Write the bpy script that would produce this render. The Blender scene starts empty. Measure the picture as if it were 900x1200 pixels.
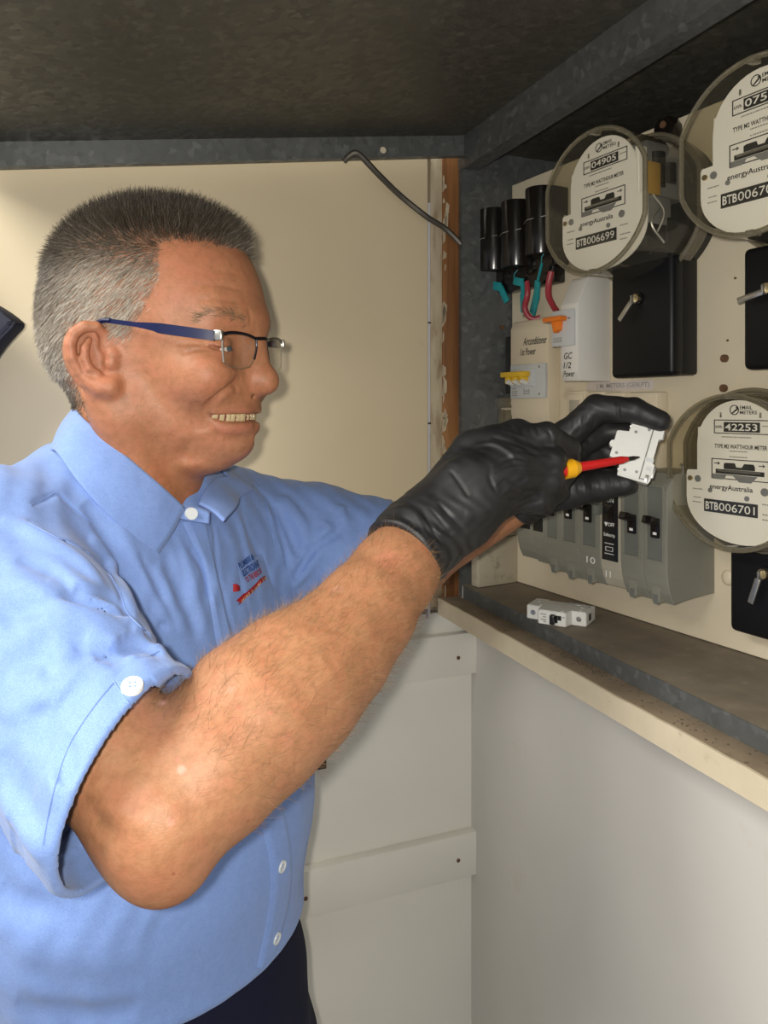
import bpy, bmesh, math, random
import numpy as np
from mathutils import Vector, Matrix

# ---------------------------------------------------------------- camera, world, lights, exposure
SC = bpy.context.scene
COL = SC.collection
FOC, CX, HY = 867.0, 450.0, 478.0          # focal length, principal column and horizon row of the 900x1200 frame
FLOOR = -1.58                              # the camera is the origin, held 1.58 m above the floor

cam_data = bpy.data.cameras.new('camera')
cam_data.sensor_fit = 'AUTO'
cam_data.sensor_width = 36.0
cam_data.lens = FOC / 1200 * 36.0
cam_data.shift_y = -(600 - HY) / 1200
cam_data.clip_start = 0.01
cam = bpy.data.objects.new('camera', cam_data)
cam.rotation_euler = (math.pi / 2, 0, 0)
COL.objects.link(cam)
SC.camera = cam

world = bpy.data.worlds.new('world')
SC.world = world
world.use_nodes = True
world.node_tree.nodes['Background'].inputs[0].default_value = (0.92, 0.94, 1.0, 1)
world.node_tree.nodes['Background'].inputs[1].default_value = 0.34


def lamp(name, kind, loc, energy, color, size=0.1, target=None):
    d = bpy.data.lights.new(name, kind)
    d.energy = energy
    d.color = color
    if kind == 'AREA':
        d.shape = 'RECTANGLE'
        d.size = size[0]
        d.size_y = size[1]
    else:
        d.shadow_soft_size = size
    o = bpy.data.objects.new(name, d)
    o.location = loc
    if target is not None:
        o.rotation_euler = (Vector(target) - Vector(loc)).to_track_quat('-Z', 'Y').to_euler()
    COL.objects.link(o)
    return o


lamp('phone_flash', 'POINT', (-0.022, -0.02, 0.014), 11.8, (1.0, 0.95, 0.86), 0.009)
lamp('open_sky_daylight', 'AREA', (-1.25, -0.35, 1.25), 53.0, (1.0, 0.97, 0.90), (1.1, 1.1), (0.0, 0.75, -0.1))

SC.view_settings.view_transform = 'Standard'
SC.view_settings.look = 'None'
SC.view_settings.gamma = 1.0
SC.view_settings.use_curve_mapping = False
SC.view_settings.exposure = 0.28

# ---------------------------------------------------------------- helpers: frames
NV = np.array([0.931, 0.365, 0.0])         # into the right wall
MV = np.array([-0.365, 0.931, 0.0])        # into the back wall


def R(a, b, z):
    return a * NV + b * MV + np.array([0, 0, z])


def P(px, py, y):
    """point of the room seen at (px, py) at distance y"""
    return np.array([(px - CX) / FOC * y, y, (HY - py) / FOC * y])


def matrix(o, x, y, z):
    m = Matrix.Identity(4)
    for i in range(3):
        m[i][0], m[i][1], m[i][2], m[i][3] = x[i], y[i], z[i], o[i]
    return m


ROOM = matrix((0, 0, 0), NV, MV, (0, 0, 1))
PL = np.array([0.187, 1.081, 0.0])         # left edge of the meter board
PE = np.array([0.494, -0.869, 0.0])
PE = PE / np.linalg.norm(PE)
PN = np.array([-PE[1], PE[0], 0.0]) * -1.0  # out of the board is -PY
PY = np.array([-PE[1], PE[0], 0.0])        # into the board


def board_matrix(s, z, d=0.0):
    return matrix(PL + PE * s - PY * d + np.array([0, 0, z]), PE, PY, (0, 0, 1))


def pan(px, py, d=0.0):
    """(s, z) on the plane d in front of the meter board for a frame point"""
    k = (px - CX) / FOC
    o = PL - PY * d
    s = (k * o[1] - o[0]) / (PE[0] - k * PE[1])
    y = o[1] + s * PE[1]
    return s, (HY - py) / FOC * y


# ---------------------------------------------------------------- helpers: objects
def put(name, me, mat=None, parent=None, mw=None):
    o = bpy.data.objects.new(name, me)
    COL.objects.link(o)
    if mat is not None and not me.materials:
        me.materials.append(mat)
    if parent is not None:
        o.parent = parent
    if mw is not None:
        o.matrix_local = mw
    return o


def tag(o, label=None, cat=None, group=None, kind=None):
    if label: o['label'] = label
    if cat: o['category'] = cat
    if group: o['group'] = group
    if kind: o['kind'] = kind
    return o


def empty(name, mw):
    o = bpy.data.objects.new(name, None)
    o.empty_display_size = 0.02
    COL.objects.link(o)
    o.matrix_local = mw
    return o


class MB:
    """collects shapes into one mesh"""

    def __init__(self):
        self.bm = bmesh.new()

    def box(self, x0, x1, y0, y1, z0, z1, bev=0.0, seg=2, mw=None):
        t = bmesh.new()
        bmesh.ops.create_cube(t, size=1.0)
        bmesh.ops.scale(t, vec=(abs(x1 - x0), abs(y1 - y0), abs(z1 - z0)), verts=t.verts)
        bmesh.ops.translate(t, vec=((x0 + x1) / 2, (y0 + y1) / 2, (z0 + z1) / 2), verts=t.verts)
        if bev > 0:
            bmesh.ops.bevel(t, geom=t.edges[:], offset=bev, segments=seg, affect='EDGES', profile=0.5)
        if mw is not None:
            bmesh.ops.transform(t, matrix=mw, verts=t.verts)
        self._add(t)
        return self

    def _add(self, t):
        vs = {}
        t.verts.ensure_lookup_table()
        for v in t.verts:
            vs[v.index] = self.bm.verts.new(v.co)
        for f in t.faces:
            try:
                self.bm.faces.new([vs[v.index] for v in f.verts])
            except ValueError:
                pass
        t.free()

    def cyl(self, p0, p1, r0, r1=None, n=16, cap=True):
        r1 = r0 if r1 is None else r1
        p0, p1 = Vector(p0), Vector(p1)
        d = (p1 - p0).normalized()
        u = d.orthogonal().normalized()
        w = d.cross(u)
        a, b = [], []
        for i in range(n):
            t = 2 * math.pi * i / n
            c = u * math.cos(t) + w * math.sin(t)
            a.append(self.bm.verts.new(p0 + c * r0))
            b.append(self.bm.verts.new(p1 + c * r1))
        for i in range(n):
            self.bm.faces.new((a[i], a[(i + 1) % n], b[(i + 1) % n], b[i]))
        if cap:
            self.bm.faces.new(a[::-1])
            self.bm.faces.new(b)
        return self

    def sphere(self, c, r, n=12, scale=(1, 1, 1)):
        t = bmesh.new()
        bmesh.ops.create_uvsphere(t, u_segments=n, v_segments=max(6, n // 2), radius=r)
        bmesh.ops.scale(t, vec=scale, verts=t.verts)
        bmesh.ops.translate(t, vec=c, verts=t.verts)
        self._add(t)
        return self

    def prism(self, pts, y0, y1, axis='y', bev=0.0):
        """extrude the outline pts (x, z) from y0 to y1"""
        t = bmesh.new()
        if axis == 'y':
            f = lambda p, q: (p[0], q, p[1])
        elif axis == 'x':
            f = lambda p, q: (q, p[0], p[1])
        else:
            f = lambda p, q: (p[0], p[1], q)
        a = [t.verts.new(f(p, y0)) for p in pts]
        b = [t.verts.new(f(p, y1)) for p in pts]
        n = len(pts)
        t.faces.new(a)
        t.faces.new(b[::-1])
        for i in range(n):
            t.faces.new((a[i], b[i], b[(i + 1) % n], a[(i + 1) % n]))
        bmesh.ops.recalc_face_normals(t, faces=t.faces)
        if bev > 0:
            bmesh.ops.bevel(t, geom=t.edges[:], offset=bev, segments=2, affect='EDGES', profile=0.5)
        self._add(t)
        return self

    def tube(self, pts, r, n=10, closed=False, taper=None):
        pts = [Vector(p) for p in pts]
        m = len(pts)
        rings = []
        prev = None
        for i, p in enumerate(pts):
            if closed:
                d = pts[(i + 1) % m] - pts[(i - 1) % m]
            else:
                d = pts[min(i + 1, m - 1)] - pts[max(i - 1, 0)]
            d.normalize()
            u = d.orthogonal().normalized() if prev is None else (prev - d * prev.dot(d)).normalized()
            prev = u
            w = d.cross(u)
            rr = r if taper is None else r * taper(i / (m - 1))
            rings.append([self.bm.verts.new(p + (u * math.cos(2 * math.pi * k / n) + w * math.sin(2 * math.pi * k / n)) * rr)
                          for k in range(n)])
        for i in range(m if closed else m - 1):
            a, b = rings[i], rings[(i + 1) % m]
            for k in range(n):
                self.bm.faces.new((a[k], a[(k + 1) % n], b[(k + 1) % n], b[k]))
        if not closed:
            self.bm.faces.new(rings[0][::-1])
            self.bm.faces.new(rings[-1])
        return self

    def ring(self, outer, inner, y0, y1):
        """flat ring between two outlines with equal point counts (x, z)"""
        n = len(outer)
        q = [[self.bm.verts.new((p[0], y, p[1])) for p in pts] for pts, y in
             ((outer, y0), (outer, y1), (inner, y1), (inner, y0))]
        for j in range(4):
            a, b = q[j], q[(j + 1) % 4]
            for i in range(n):
                self.bm.faces.new((a[i], a[(i + 1) % n], b[(i + 1) % n], b[i]))
        return self

    def build(self, name, mat, parent=None, mw=None, smooth=True, angle=35):
        bmesh.ops.recalc_face_normals(self.bm, faces=self.bm.faces)
        me = bpy.data.meshes.new(name)
        self.bm.to_mesh(me)
        self.bm.free()
        if smooth:
            me.polygons.foreach_set('use_smooth', [True] * len(me.polygons))
            try:
                me.set_sharp_from_angle(angle=math.radians(angle))
            except Exception:
                pass
        return put(name, me, mat, parent, mw)


def spline(pts, n=8):
    """Catmull-Rom through the points"""
    p = [np.array(q, float) for q in pts]
    p = [2 * p[0] - p[1]] + p + [2 * p[-1] - p[-2]]
    out = []
    for i in range(1, len(p) - 2):
        for k in range(n):
            t = k / n
            out.append(0.5 * (2 * p[i] + (p[i + 1] - p[i - 1]) * t + (2 * p[i - 1] - 5 * p[i] + 4 * p[i + 1] - p[i + 2]) * t * t
                              + (3 * p[i] - p[i - 1] - 3 * p[i + 1] + p[i + 2]) * t ** 3))
    out.append(p[-2])
    return out


def text_mesh(body, size, align='CENTER', shear=0.0, space=1.0, bold=0.0):
    c = bpy.data.curves.new('lettering', 'FONT')
    c.body = body
    c.size = size
    c.align_x = align
    c.align_y = 'CENTER'
    c.shear = shear
    c.space_character = space
    c.offset = bold
    c.resolution_u = 3
    o = bpy.data.objects.new('lettering', c)
    COL.objects.link(o)
    dg = bpy.context.evaluated_depsgraph_get()
    me = bpy.data.meshes.new_from_object(o.evaluated_get(dg))
    bpy.data.objects.remove(o)
    bpy.data.curves.remove(c)
    me.materials.clear()
    return me


def text_on(body, x, z, y, width, height, mat, parent, bold=0.0, sx=None, name='lettering', align='CENTER', shear=0.0, rot=0.0):
    """flat lettering facing -y of the parent, fitted to width (and height of the glyph box)"""
    me = text_mesh(body, 1.0, 'CENTER', shear, 1.0, bold)
    v = np.empty(len(me.vertices) * 3, np.float32)
    me.vertices.foreach_get('co', v)
    v = v.reshape(-1, 3)
    if len(v) == 0:
        return None
    lo, hi = v.min(0), v.max(0)
    q = (v - (lo + hi) / 2) / np.maximum(hi - lo, 1e-6)
    xx, zz = q[:, 0] * width, q[:, 1] * height
    c, s = math.cos(rot), math.sin(rot)
    w = np.stack([x + xx * c - zz * s, np.full(len(q), y), z + xx * s + zz * c], 1)
    me.vertices.foreach_set('co', w.astype(np.float32).ravel())
    me.update()
    return put(name, me, mat, parent)


# ---------------------------------------------------------------- helpers: materials
class NT:
    def __init__(self, name):
        self.m = bpy.data.materials.new(name)
        self.m.use_nodes = True
        self.t = self.m.node_tree
        self.b = self.t.nodes['Principled BSDF']

    def n(self, kind, **kw):
        nd = self.t.nodes.new(kind)
        for k, v in kw.items():
            if k in nd.inputs:
                nd.inputs[k].default_value = v
            else:
                setattr(nd, k, v)
        return nd

    def l(self, a, b):
        self.t.links.new(a, b)

    def coord(self, scale=(1, 1, 1), kind='Object'):
        tc = self.n('ShaderNodeTexCoord')
        mp = self.n('ShaderNodeMapping')
        mp.inputs['Scale'].default_value = scale
        self.l(tc.outputs[kind], mp.inputs['Vector'])
        return mp.outputs[0]

    def noise(self, vec, scale, detail=4, rough=0.55):
        nd = self.n('ShaderNodeTexNoise')
        nd.inputs['Scale'].default_value = scale
        nd.inputs['Detail'].default_value = detail
        nd.inputs['Roughness'].default_value = rough
        self.l(vec, nd.inputs['Vector'])
        return nd.outputs[0]

    def ramp(self, fac, stops):
        r = self.n('ShaderNodeValToRGB')
        el = r.color_ramp.elements
        while len(el) < len(stops):
            el.new(0.5)
        for e, (p, c) in zip(el, stops):
            e.position = p
            e.color = (c[0], c[1], c[2], 1) if not isinstance(c, (int, float)) else (c, c, c, 1)
        self.l(fac, r.inputs[0])
        return r.outputs[0]

    def mix(self, fac, a, b, mode='MIX'):
        x = self.n('ShaderNodeMix', data_type='RGBA', blend_type=mode)
        for s, v in ((0, fac), (6, a), (7, b)):
            if hasattr(v, 'is_output') or isinstance(v, bpy.types.NodeSocket):
                self.l(v, x.inputs[s])
            elif s == 0:
                x.inputs[0].default_value = v
            else:
                x.inputs[s].default_value = (v[0], v[1], v[2], 1)
        return x.outputs[2]

    def bump(self, h, strength=0.2, dist=0.001):
        b = self.n('ShaderNodeBump')
        b.inputs['Strength'].default_value = strength
        b.inputs['Distance'].default_value = dist
        self.l(h, b.inputs['Height'])
        self.l(b.outputs[0], self.b.inputs['Normal'])
        return b

    def set(self, **kw):
        for k, v in kw.items():
            s = self.b.inputs[k.replace('_', ' ')]
            if isinstance(v, bpy.types.NodeSocket):
                self.l(v, s)
            else:
                s.default_value = (v[0], v[1], v[2], 1) if isinstance(v, tuple) else v
        return self


def plain(name, col, rough=0.5, metal=0.0, var=0.06, scale=40, bump=0.0, spec=0.5, dirt=None, dirt_scale=9, dirt_lo=0.55):
    """a plain painted / plastic / metal surface with faint mottling and optional dirt"""
    t = NT(name)
    v = t.coord()
    nz = t.noise(v, scale)
    lo = tuple(c * (1 - var) for c in col)
    hi = tuple(min(1, c * (1 + var)) for c in col)
    c = t.ramp(nz, [(0.3, lo), (0.7, hi)])
    if dirt is not None:
        d = t.ramp(t.noise(v, dirt_scale, 6, 0.65), [(dirt_lo, 0.0), (dirt_lo + 0.18, 0.8)])
        c = t.mix(d, c, dirt)
    t.set(Base_Color=c, Roughness=rough, Metallic=metal)
    t.b.inputs['Specular IOR Level'].default_value = spec
    if bump:
        t.bump(t.noise(v, scale * 3), bump, 0.0006)
    return t.m


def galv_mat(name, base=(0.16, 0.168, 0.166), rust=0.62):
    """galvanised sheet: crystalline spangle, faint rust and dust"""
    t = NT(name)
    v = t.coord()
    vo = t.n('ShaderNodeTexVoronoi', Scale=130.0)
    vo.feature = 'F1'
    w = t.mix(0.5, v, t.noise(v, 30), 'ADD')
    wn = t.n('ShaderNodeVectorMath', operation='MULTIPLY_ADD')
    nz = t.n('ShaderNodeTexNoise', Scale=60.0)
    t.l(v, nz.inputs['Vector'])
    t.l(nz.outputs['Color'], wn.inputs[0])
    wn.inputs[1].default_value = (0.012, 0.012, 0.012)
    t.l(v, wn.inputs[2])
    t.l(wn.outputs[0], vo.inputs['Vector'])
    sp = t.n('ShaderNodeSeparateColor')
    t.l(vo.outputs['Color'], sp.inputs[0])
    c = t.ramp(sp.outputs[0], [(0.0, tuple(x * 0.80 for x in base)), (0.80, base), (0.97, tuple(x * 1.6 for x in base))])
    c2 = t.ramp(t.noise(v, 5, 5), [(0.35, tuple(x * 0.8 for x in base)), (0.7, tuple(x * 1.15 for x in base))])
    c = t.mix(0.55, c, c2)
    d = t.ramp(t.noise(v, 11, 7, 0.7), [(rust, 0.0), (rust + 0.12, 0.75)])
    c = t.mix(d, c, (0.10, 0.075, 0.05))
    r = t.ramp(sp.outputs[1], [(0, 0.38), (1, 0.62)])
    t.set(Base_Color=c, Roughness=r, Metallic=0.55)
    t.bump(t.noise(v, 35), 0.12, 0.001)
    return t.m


def wood_mat(name, a, b, c, axis_scale=(60, 60, 4), paint=None):
    t = NT(name)
    v = t.coord(axis_scale)
    nz = t.noise(v, 1.0, 8, 0.6)
    col = t.ramp(nz, [(0.25, a), (0.5, b), (0.75, c)])
    if paint is not None:
        v2 = t.coord((40, 40, 14))
        m = t.ramp(t.noise(v2, 1.0, 6, 0.7), [(0.56, 0.0), (0.62, 1.0)])
        col = t.mix(m, col, paint)
    t.set(Base_Color=col, Roughness=0.62)
    t.bump(nz, 0.35, 0.002)
    return t.m


M = {}
M['cream_wall'] = plain('cream_wall', (0.66, 0.555, 0.375), 0.42, var=0.03, scale=6, dirt=(0.42, 0.34, 0.22), dirt_scale=5, dirt_lo=0.66, bump=0.05)
M['white_wall'] = plain('white_wall', (0.74, 0.72, 0.645), 0.45, var=0.025, scale=5, dirt=(0.45, 0.42, 0.35), dirt_scale=7, dirt_lo=0.68, bump=0.06)
M['white_rail'] = plain('white_rail', (0.76, 0.74, 0.665), 0.45, var=0.03, scale=9, dirt=(0.35, 0.30, 0.22), dirt_scale=12, dirt_lo=0.68, bump=0.06)
M['grey_wall'] = plain('grey_wall', (0.62, 0.595, 0.55), 0.5, var=0.03, scale=6, bump=0.1, dirt=(0.5, 0.45, 0.36), dirt_scale=4, dirt_lo=0.64)
M['concrete'] = plain('concrete', (0.28, 0.27, 0.25), 0.85, var=0.15, scale=12, bump=0.3)
M['plaster'] = plain('plaster', (0.55, 0.53, 0.48), 0.7, var=0.04, scale=10)
M['galv'] = galv_mat('galvanised_sheet')
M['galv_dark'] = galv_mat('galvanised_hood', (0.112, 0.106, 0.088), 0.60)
M['timber'] = wood_mat('raw_timber', (0.10, 0.035, 0.01), (0.25, 0.105, 0.032), (0.40, 0.20, 0.07), paint=None)
M['peel'] = wood_mat('peeling_paint', (0.22, 0.13, 0.06), (0.50, 0.42, 0.29), (0.60, 0.52, 0.38), (70, 70, 16))
M['gap_strip'] = plain('white_strip', (0.62, 0.61, 0.64), 0.5)
M['dusty_steel'] = plain('dusty_cabinet_floor', (0.205, 0.170, 0.125), 0.75, metal=0.1, var=0.16, scale=30, dirt=(0.30, 0.25, 0.18), dirt_scale=60, dirt_lo=0.62)
M['dusty_timber'] = plain('dusty_timber_sill', (0.235, 0.180, 0.118), 0.85, var=0.2, scale=25, dirt=(0.10, 0.075, 0.05), dirt_scale=30, dirt_lo=0.58, bump=0.3)
M['sill_paint'] = plain('chipped_cream_paint', (0.62, 0.535, 0.385), 0.55, var=0.06, scale=25, dirt=(0.24, 0.17, 0.10), dirt_scale=38, dirt_lo=0.63, bump=0.6)
M['board'] = plain('cream_meter_board', (0.69, 0.61, 0.455), 0.45, var=0.05, scale=8, dirt=(0.42, 0.34, 0.22), dirt_scale=14, dirt_lo=0.62, bump=0.08)
M['cream_plastic'] = plain('cream_plastic', (0.72, 0.63, 0.465), 0.38, var=0.03, scale=12, dirt=(0.45, 0.37, 0.25), dirt_scale=22, dirt_lo=0.68)
M['white_plastic'] = plain('white_plastic', (0.76, 0.74, 0.69), 0.4, var=0.025, scale=16)
M['mcb_white'] = plain('breaker_white', (0.72, 0.72, 0.68), 0.35, var=0.03, scale=40)
M['mcb_grey'] = plain('breaker_light_grey', (0.58, 0.60, 0.60), 0.4, var=0.04, scale=40)
M['brk_grey'] = plain('old_breaker_grey', (0.235, 0.232, 0.190), 0.42, var=0.06, scale=25, dirt=(0.17, 0.155, 0.12), dirt_scale=30, dirt_lo=0.62)
M['brk_inset'] = plain('old_breaker_inset', (0.150, 0.158, 0.138), 0.4, var=0.06, scale=30)
M['brk_cream'] = plain('old_breaker_cream', (0.45, 0.42, 0.33), 0.42, var=0.05, scale=25)
M['black'] = plain('black_plastic', (0.012, 0.012, 0.012), 0.3, var=0.2, scale=20)
M['bakelite'] = plain('black_bakelite', (0.010, 0.008, 0.007), 0.2, var=0.2, scale=20)
M['box_black'] = plain('black_enamel', (0.006, 0.0063, 0.0075), 0.42, var=0.2, scale=14, bump=0.04, spec=0.3)
M['brass'] = plain('dull_brass', (0.45, 0.36, 0.20), 0.35, metal=0.9)
M['steel'] = plain('bright_steel', (0.55, 0.54, 0.50), 0.3, metal=0.9, scale=80)
M['rust'] = plain('rusty_bolt', (0.16, 0.085, 0.045), 0.7, metal=0.3, var=0.3, scale=120)
M['rod'] = plain('dark_wire', (0.11, 0.10, 0.085), 0.5, metal=0.6, var=0.2, scale=60)
M['teal'] = plain('teal_seal', (0.015, 0.30, 0.33), 0.4)
M['red_wire'] = plain('red_wire', (0.36, 0.035, 0.05), 0.42)
M['orange'] = plain('orange_toggle', (0.80, 0.20, 0.015), 0.35)
M['yellow'] = plain('yellow_toggle', (0.72, 0.46, 0.03), 0.35)
M['grey_mech'] = plain('meter_mechanism_grey', (0.24, 0.245, 0.25), 0.4, metal=0.2, var=0.1)
M['mustard'] = plain('mustard_coil', (0.45, 0.27, 0.06), 0.5)
M['plate'] = plain('meter_face_white', (0.90, 0.885, 0.83), 0.35, var=0.015, scale=10)
M['ink'] = plain('black_ink', (0.015, 0.015, 0.015), 0.6)
M['ink_grey'] = plain('grey_ink', (0.33, 0.32, 0.30), 0.6)
M['white_ink'] = plain('white_ink', (0.85, 0.85, 0.82), 0.6)
M['label_white'] = plain('paper_label', (0.66, 0.60, 0.56), 0.6)
M['navy'] = plain('navy_cloth', (0.006, 0.008, 0.022), 0.75, var=0.3, scale=120, bump=0.3)
M['dark_hole'] = plain('dark_socket', (0.012, 0.010, 0.010), 0.6)


def clear_mat(name, tint=(0.86, 0.84, 0.76), gloss=0.07, alpha=0.0, haze=(0.5, 0.47, 0.38)):
    """thin clear moulded plastic: tinted transmission, a fresnel-weighted mirror and a little yellowed haze"""
    t = NT(name)
    nt = t.t
    tr = t.n('ShaderNodeBsdfTransparent')
    tr.inputs[0].default_value = (*tint, 1)
    gl = t.n('ShaderNodeBsdfGlossy')
    gl.inputs['Roughness'].default_value = 0.06
    gl.inputs['Color'].default_value = (1, 1, 1, 1)
    df = t.n('ShaderNodeBsdfDiffuse')
    df.inputs[0].default_value = (*haze, 1)
    fc = t.n('ShaderNodeLayerWeight', Blend=0.5)
    pw = t.n('ShaderNodeMath', operation='POWER')
    t.l(fc.outputs['Facing'], pw.inputs[0])
    pw.inputs[1].default_value = 4.0
    lw = t.n('ShaderNodeMath', operation='MULTIPLY_ADD')
    t.l(pw.outputs[0], lw.inputs[0])
    lw.inputs[1].default_value = 0.85
    lw.inputs[2].default_value = 0.04
    m1 = t.n('ShaderNodeMixShader')
    m1.inputs[0].default_value = alpha
    t.l(tr.outputs[0], m1.inputs[1])
    t.l(df.outputs[0], m1.inputs[2])
    m2 = t.n('ShaderNodeMixShader')
    t.l(lw.outputs[0], m2.inputs[0])
    t.l(m1.outputs[0], m2.inputs[1])
    t.l(gl.outputs[0], m2.inputs[2])
    out = nt.nodes['Material Output']
    t.l(m2.outputs[0], out.inputs['Surface'])
    return t.m


M['clear'] = clear_mat('clear_cover', (0.93, 0.91, 0.85), alpha=0.03)
M['clear_side'] = clear_mat('clear_cover_side', (0.90, 0.88, 0.81), alpha=0.05)
M['clear_rim'] = clear_mat('clear_cover_rim', (0.70, 0.66, 0.54), alpha=0.30, haze=(0.36, 0.33, 0.25))
M['lens'] = clear_mat('spectacle_lens', (0.97, 0.98, 0.97), alpha=0.01)
# ---------------------------------------------------------------- the setting
def struct(name, mb, mat, mw=ROOM, **kw):
    o = mb.build(name, mat, None, mw, **kw)
    o['kind'] = 'structure'
    return o


struct('floor', MB().box(-2.2, 0.9, -1.6, 1.3, FLOOR - 0.05, FLOOR), M['concrete'], smooth=False)
# right wall below the meter cabinet and above it
struct('wall_right', MB().box(0.514, 0.62, -1.6, 0.961, FLOOR, -0.31).box(0.514, 0.62, -1.6, 0.961, 0.40, 1.0)
       .box(0.514, 0.62, -1.6, -0.16, -0.31, 0.40), M['grey_wall'], smooth=False)
# back wall: white sheet below
wb = struct('wall_back', MB().box(-2.2, 0.62, 0.961, 1.02, FLOOR, -0.294).box(-2.2, 0.462, 0.975, 1.02, -0.294, 1.0)
            .box(0.462, 0.80, 0.975, 1.02, -0.294, 1.0), M['white_wall'], smooth=False)
# cream door leaf over the upper part of the back wall, hung against a jamb
door = struct('door_1', MB().box(-2.2, 0.4405, 0.952, 0.972, -0.285, 0.62, bev=0.0015), M['cream_wall'], smooth=False)
MB().box(0.4418, 0.4455, 0.956, 0.975, -0.30, 0.292).build('hinge_strip', M['gap_strip'], door, smooth=False)
for z in (-0.022, 0.121, -0.20):
    MB().box(0.4400, 0.4462, 0.9545, 0.958, z - 0.0012, z + 0.0012).build('hinge_joint', M['rod'], door, smooth=False)
struct('trim_4', MB().box(0.4455, 0.466, 0.955, 0.975, -0.285, 0.372, bev=0.002), M['peel'])
tm = MB()
random.seed(4)
tm.box(0.4635, 0.492, 0.9525, 0.985, -0.285, 0.372, bev=0.0015)
struct('trim_3', tm, M['timber'])
# flakes of paint left on the timber edge
fl = MB()
for i in range(46):
    z = random.uniform(-0.27, 0.34)
    a = 0.464 + abs(random.gauss(0, 0.0035))
    w, h = random.uniform(0.001, 0.004), random.uniform(0.004, 0.016)
    fl.prism([(a - w, z - h), (a + w * random.uniform(0.2, 1), z - h * 0.6), (a + w, z + h * random.uniform(0.2, 0.9)), (a - w * 0.5, z + h)],
             0.9519, 0.9527)
o = fl.build('paint_flakes', M['peel'], bpy.data.objects['trim_3'], smooth=False)
o['kind'] = 'stuff'
# two white rails screwed across the back wall
for n, (z0, z1) in (('trim_1', (-0.383, -0.3235)), ('trim_2', (-0.674, -0.612))):
    r = struct(n, MB().box(-1.9, 0.519, 0.946, 0.961, z0, z1, bev=0.0012), M['white_rail'])
    zc = (z0 + z1) / 2
    for a in (0.485, 0.26, -0.1):
        MB().cyl((a, 0.9465, zc - 0.004), (a, 0.9452, zc - 0.004), 0.0028, n=12).build('screw', M['rust'], r)
# a dark outlet hole in the white sheet
oh = tag(MB().box(0.27, 0.292, 0.957, 0.9625, -0.4865, -0.4735, bev=0.0008).build('wall_socket', M['dark_hole'], None, ROOM),
         'small black socket in the white wall just below the forearm', 'socket')

# ---------------------------------------------------------------- the meter cabinet recessed in the right wall
cab = empty('meter_cabinet', ROOM @ Matrix.Translation((0.489, 0.4, -0.2526)))
tag(cab, 'galvanised steel meter cabinet let into the wall, its dusty floor under the meters', 'cabinet')
CI = Matrix.Translation((-0.489, -0.4, 0.2526))


def cpart(name, mb, mat, **kw):
    return mb.build(name, mat, cab, CI, **kw)


cpart('cabinet_floor', MB().box(0.4895, 0.78, -0.15, 0.944, -0.2546, -0.2526), M['dusty_steel'], smooth=False)
lip = cpart('floor_lip', MB().box(0.4885, 0.4897, -0.15, 0.938, -0.2705, -0.2524), M['galv'], smooth=False)
cpart('side_panel', MB().box(0.489, 0.78, 0.944, 0.9455, -0.2546, 0.372).box(0.4885, 0.4897, 0.944, 0.9515, -0.2705, 0.372), M['galv'], smooth=False)
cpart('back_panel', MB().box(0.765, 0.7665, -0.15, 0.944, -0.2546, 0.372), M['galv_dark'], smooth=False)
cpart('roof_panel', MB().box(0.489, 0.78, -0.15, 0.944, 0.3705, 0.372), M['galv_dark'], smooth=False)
band = cpart('top_rail', MB().box(0.4878, 0.4897, -0.15, 0.9515, 0.340, 0.387).box(0.4897, 0.512, -0.15, 0.938, 0.340, 0.3418), M['galv'], smooth=False)
sc = MB()
for (a, z) in ((0.555, 0.118), (0.60, -0.05), (0.545, -0.13)):
    MB().cyl((a, 0.9425, z), (a, 0.9442, z), 0.0034, n=12).build('rivet', M['rust'], cab, CI)

# hinged hood held up over the opening: sheet with turned-down flanges
A = np.array([0.489, 0.0, 0.3865])
slope = (0.389 - 0.306) / 0.565
hood = empty('cabinet_hood', ROOM @ Matrix.Translation((0.4885, 0.935, 0.3865)) @ Matrix.Rotation(math.atan(slope) * -1, 4, 'Y'))
tag(hood, 'dark galvanised cabinet hood propped open above the man', 'hood')
L = 0.63
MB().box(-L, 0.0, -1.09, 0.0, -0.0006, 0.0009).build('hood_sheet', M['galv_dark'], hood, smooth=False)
MB().box(-L, 0.0, -0.0015, 0.0, -0.031, 0.0).box(-L, 0.0, -0.012, 0.0, -0.0318, -0.0305).build('flange', M['galv'], hood, smooth=False)
MB().box(-L - 0.0015, -L, -1.09, 0.0, -0.031, 0.0).build('flange', M['galv'], hood, smooth=False)
MB().cyl((-0.128, -0.0018, -0.0190), (-0.128, -0.0003, -0.0190), 0.0044, n=16).build('bolt_hole', M['cream_plastic'], hood)
st = MB()
for (x, y, w) in ((-0.040, -0.40, 0.020), (-0.028, -0.425, 0.018), (-0.046, -0.45, 0.022), (-0.034, -0.478, 0.016), (-0.05, -0.505, 0.024)):
    st.box(x - w / 2, x + w / 2, y - 0.003, y + 0.003, -0.0014, -0.0004)
st.box(-0.033, -0.030, -0.51, -0.46, -0.0014, -0.0004)
tag(st.build('stamp_mark', M['ink_grey'], hood, smooth=False), kind='stuff')

# bent wire stay from the hood flange to the cabinet side
pts = spline([P(403, 189, 0.976), P(409, 183, 0.972), P(416, 179, 0.970), P(424, 184, 0.974), P(445, 206, 0.990), P(470, 230, 1.015),
              P(500, 254, 1.03), P(522, 268, 1.045), P(540, 286, 1.05)], 6)
tag(MB().tube(pts, 0.0042, 8).build('stay_rod', M['rod']), 'bent dark wire rod propping the hood, hooked over its flange', 'rod')

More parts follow.
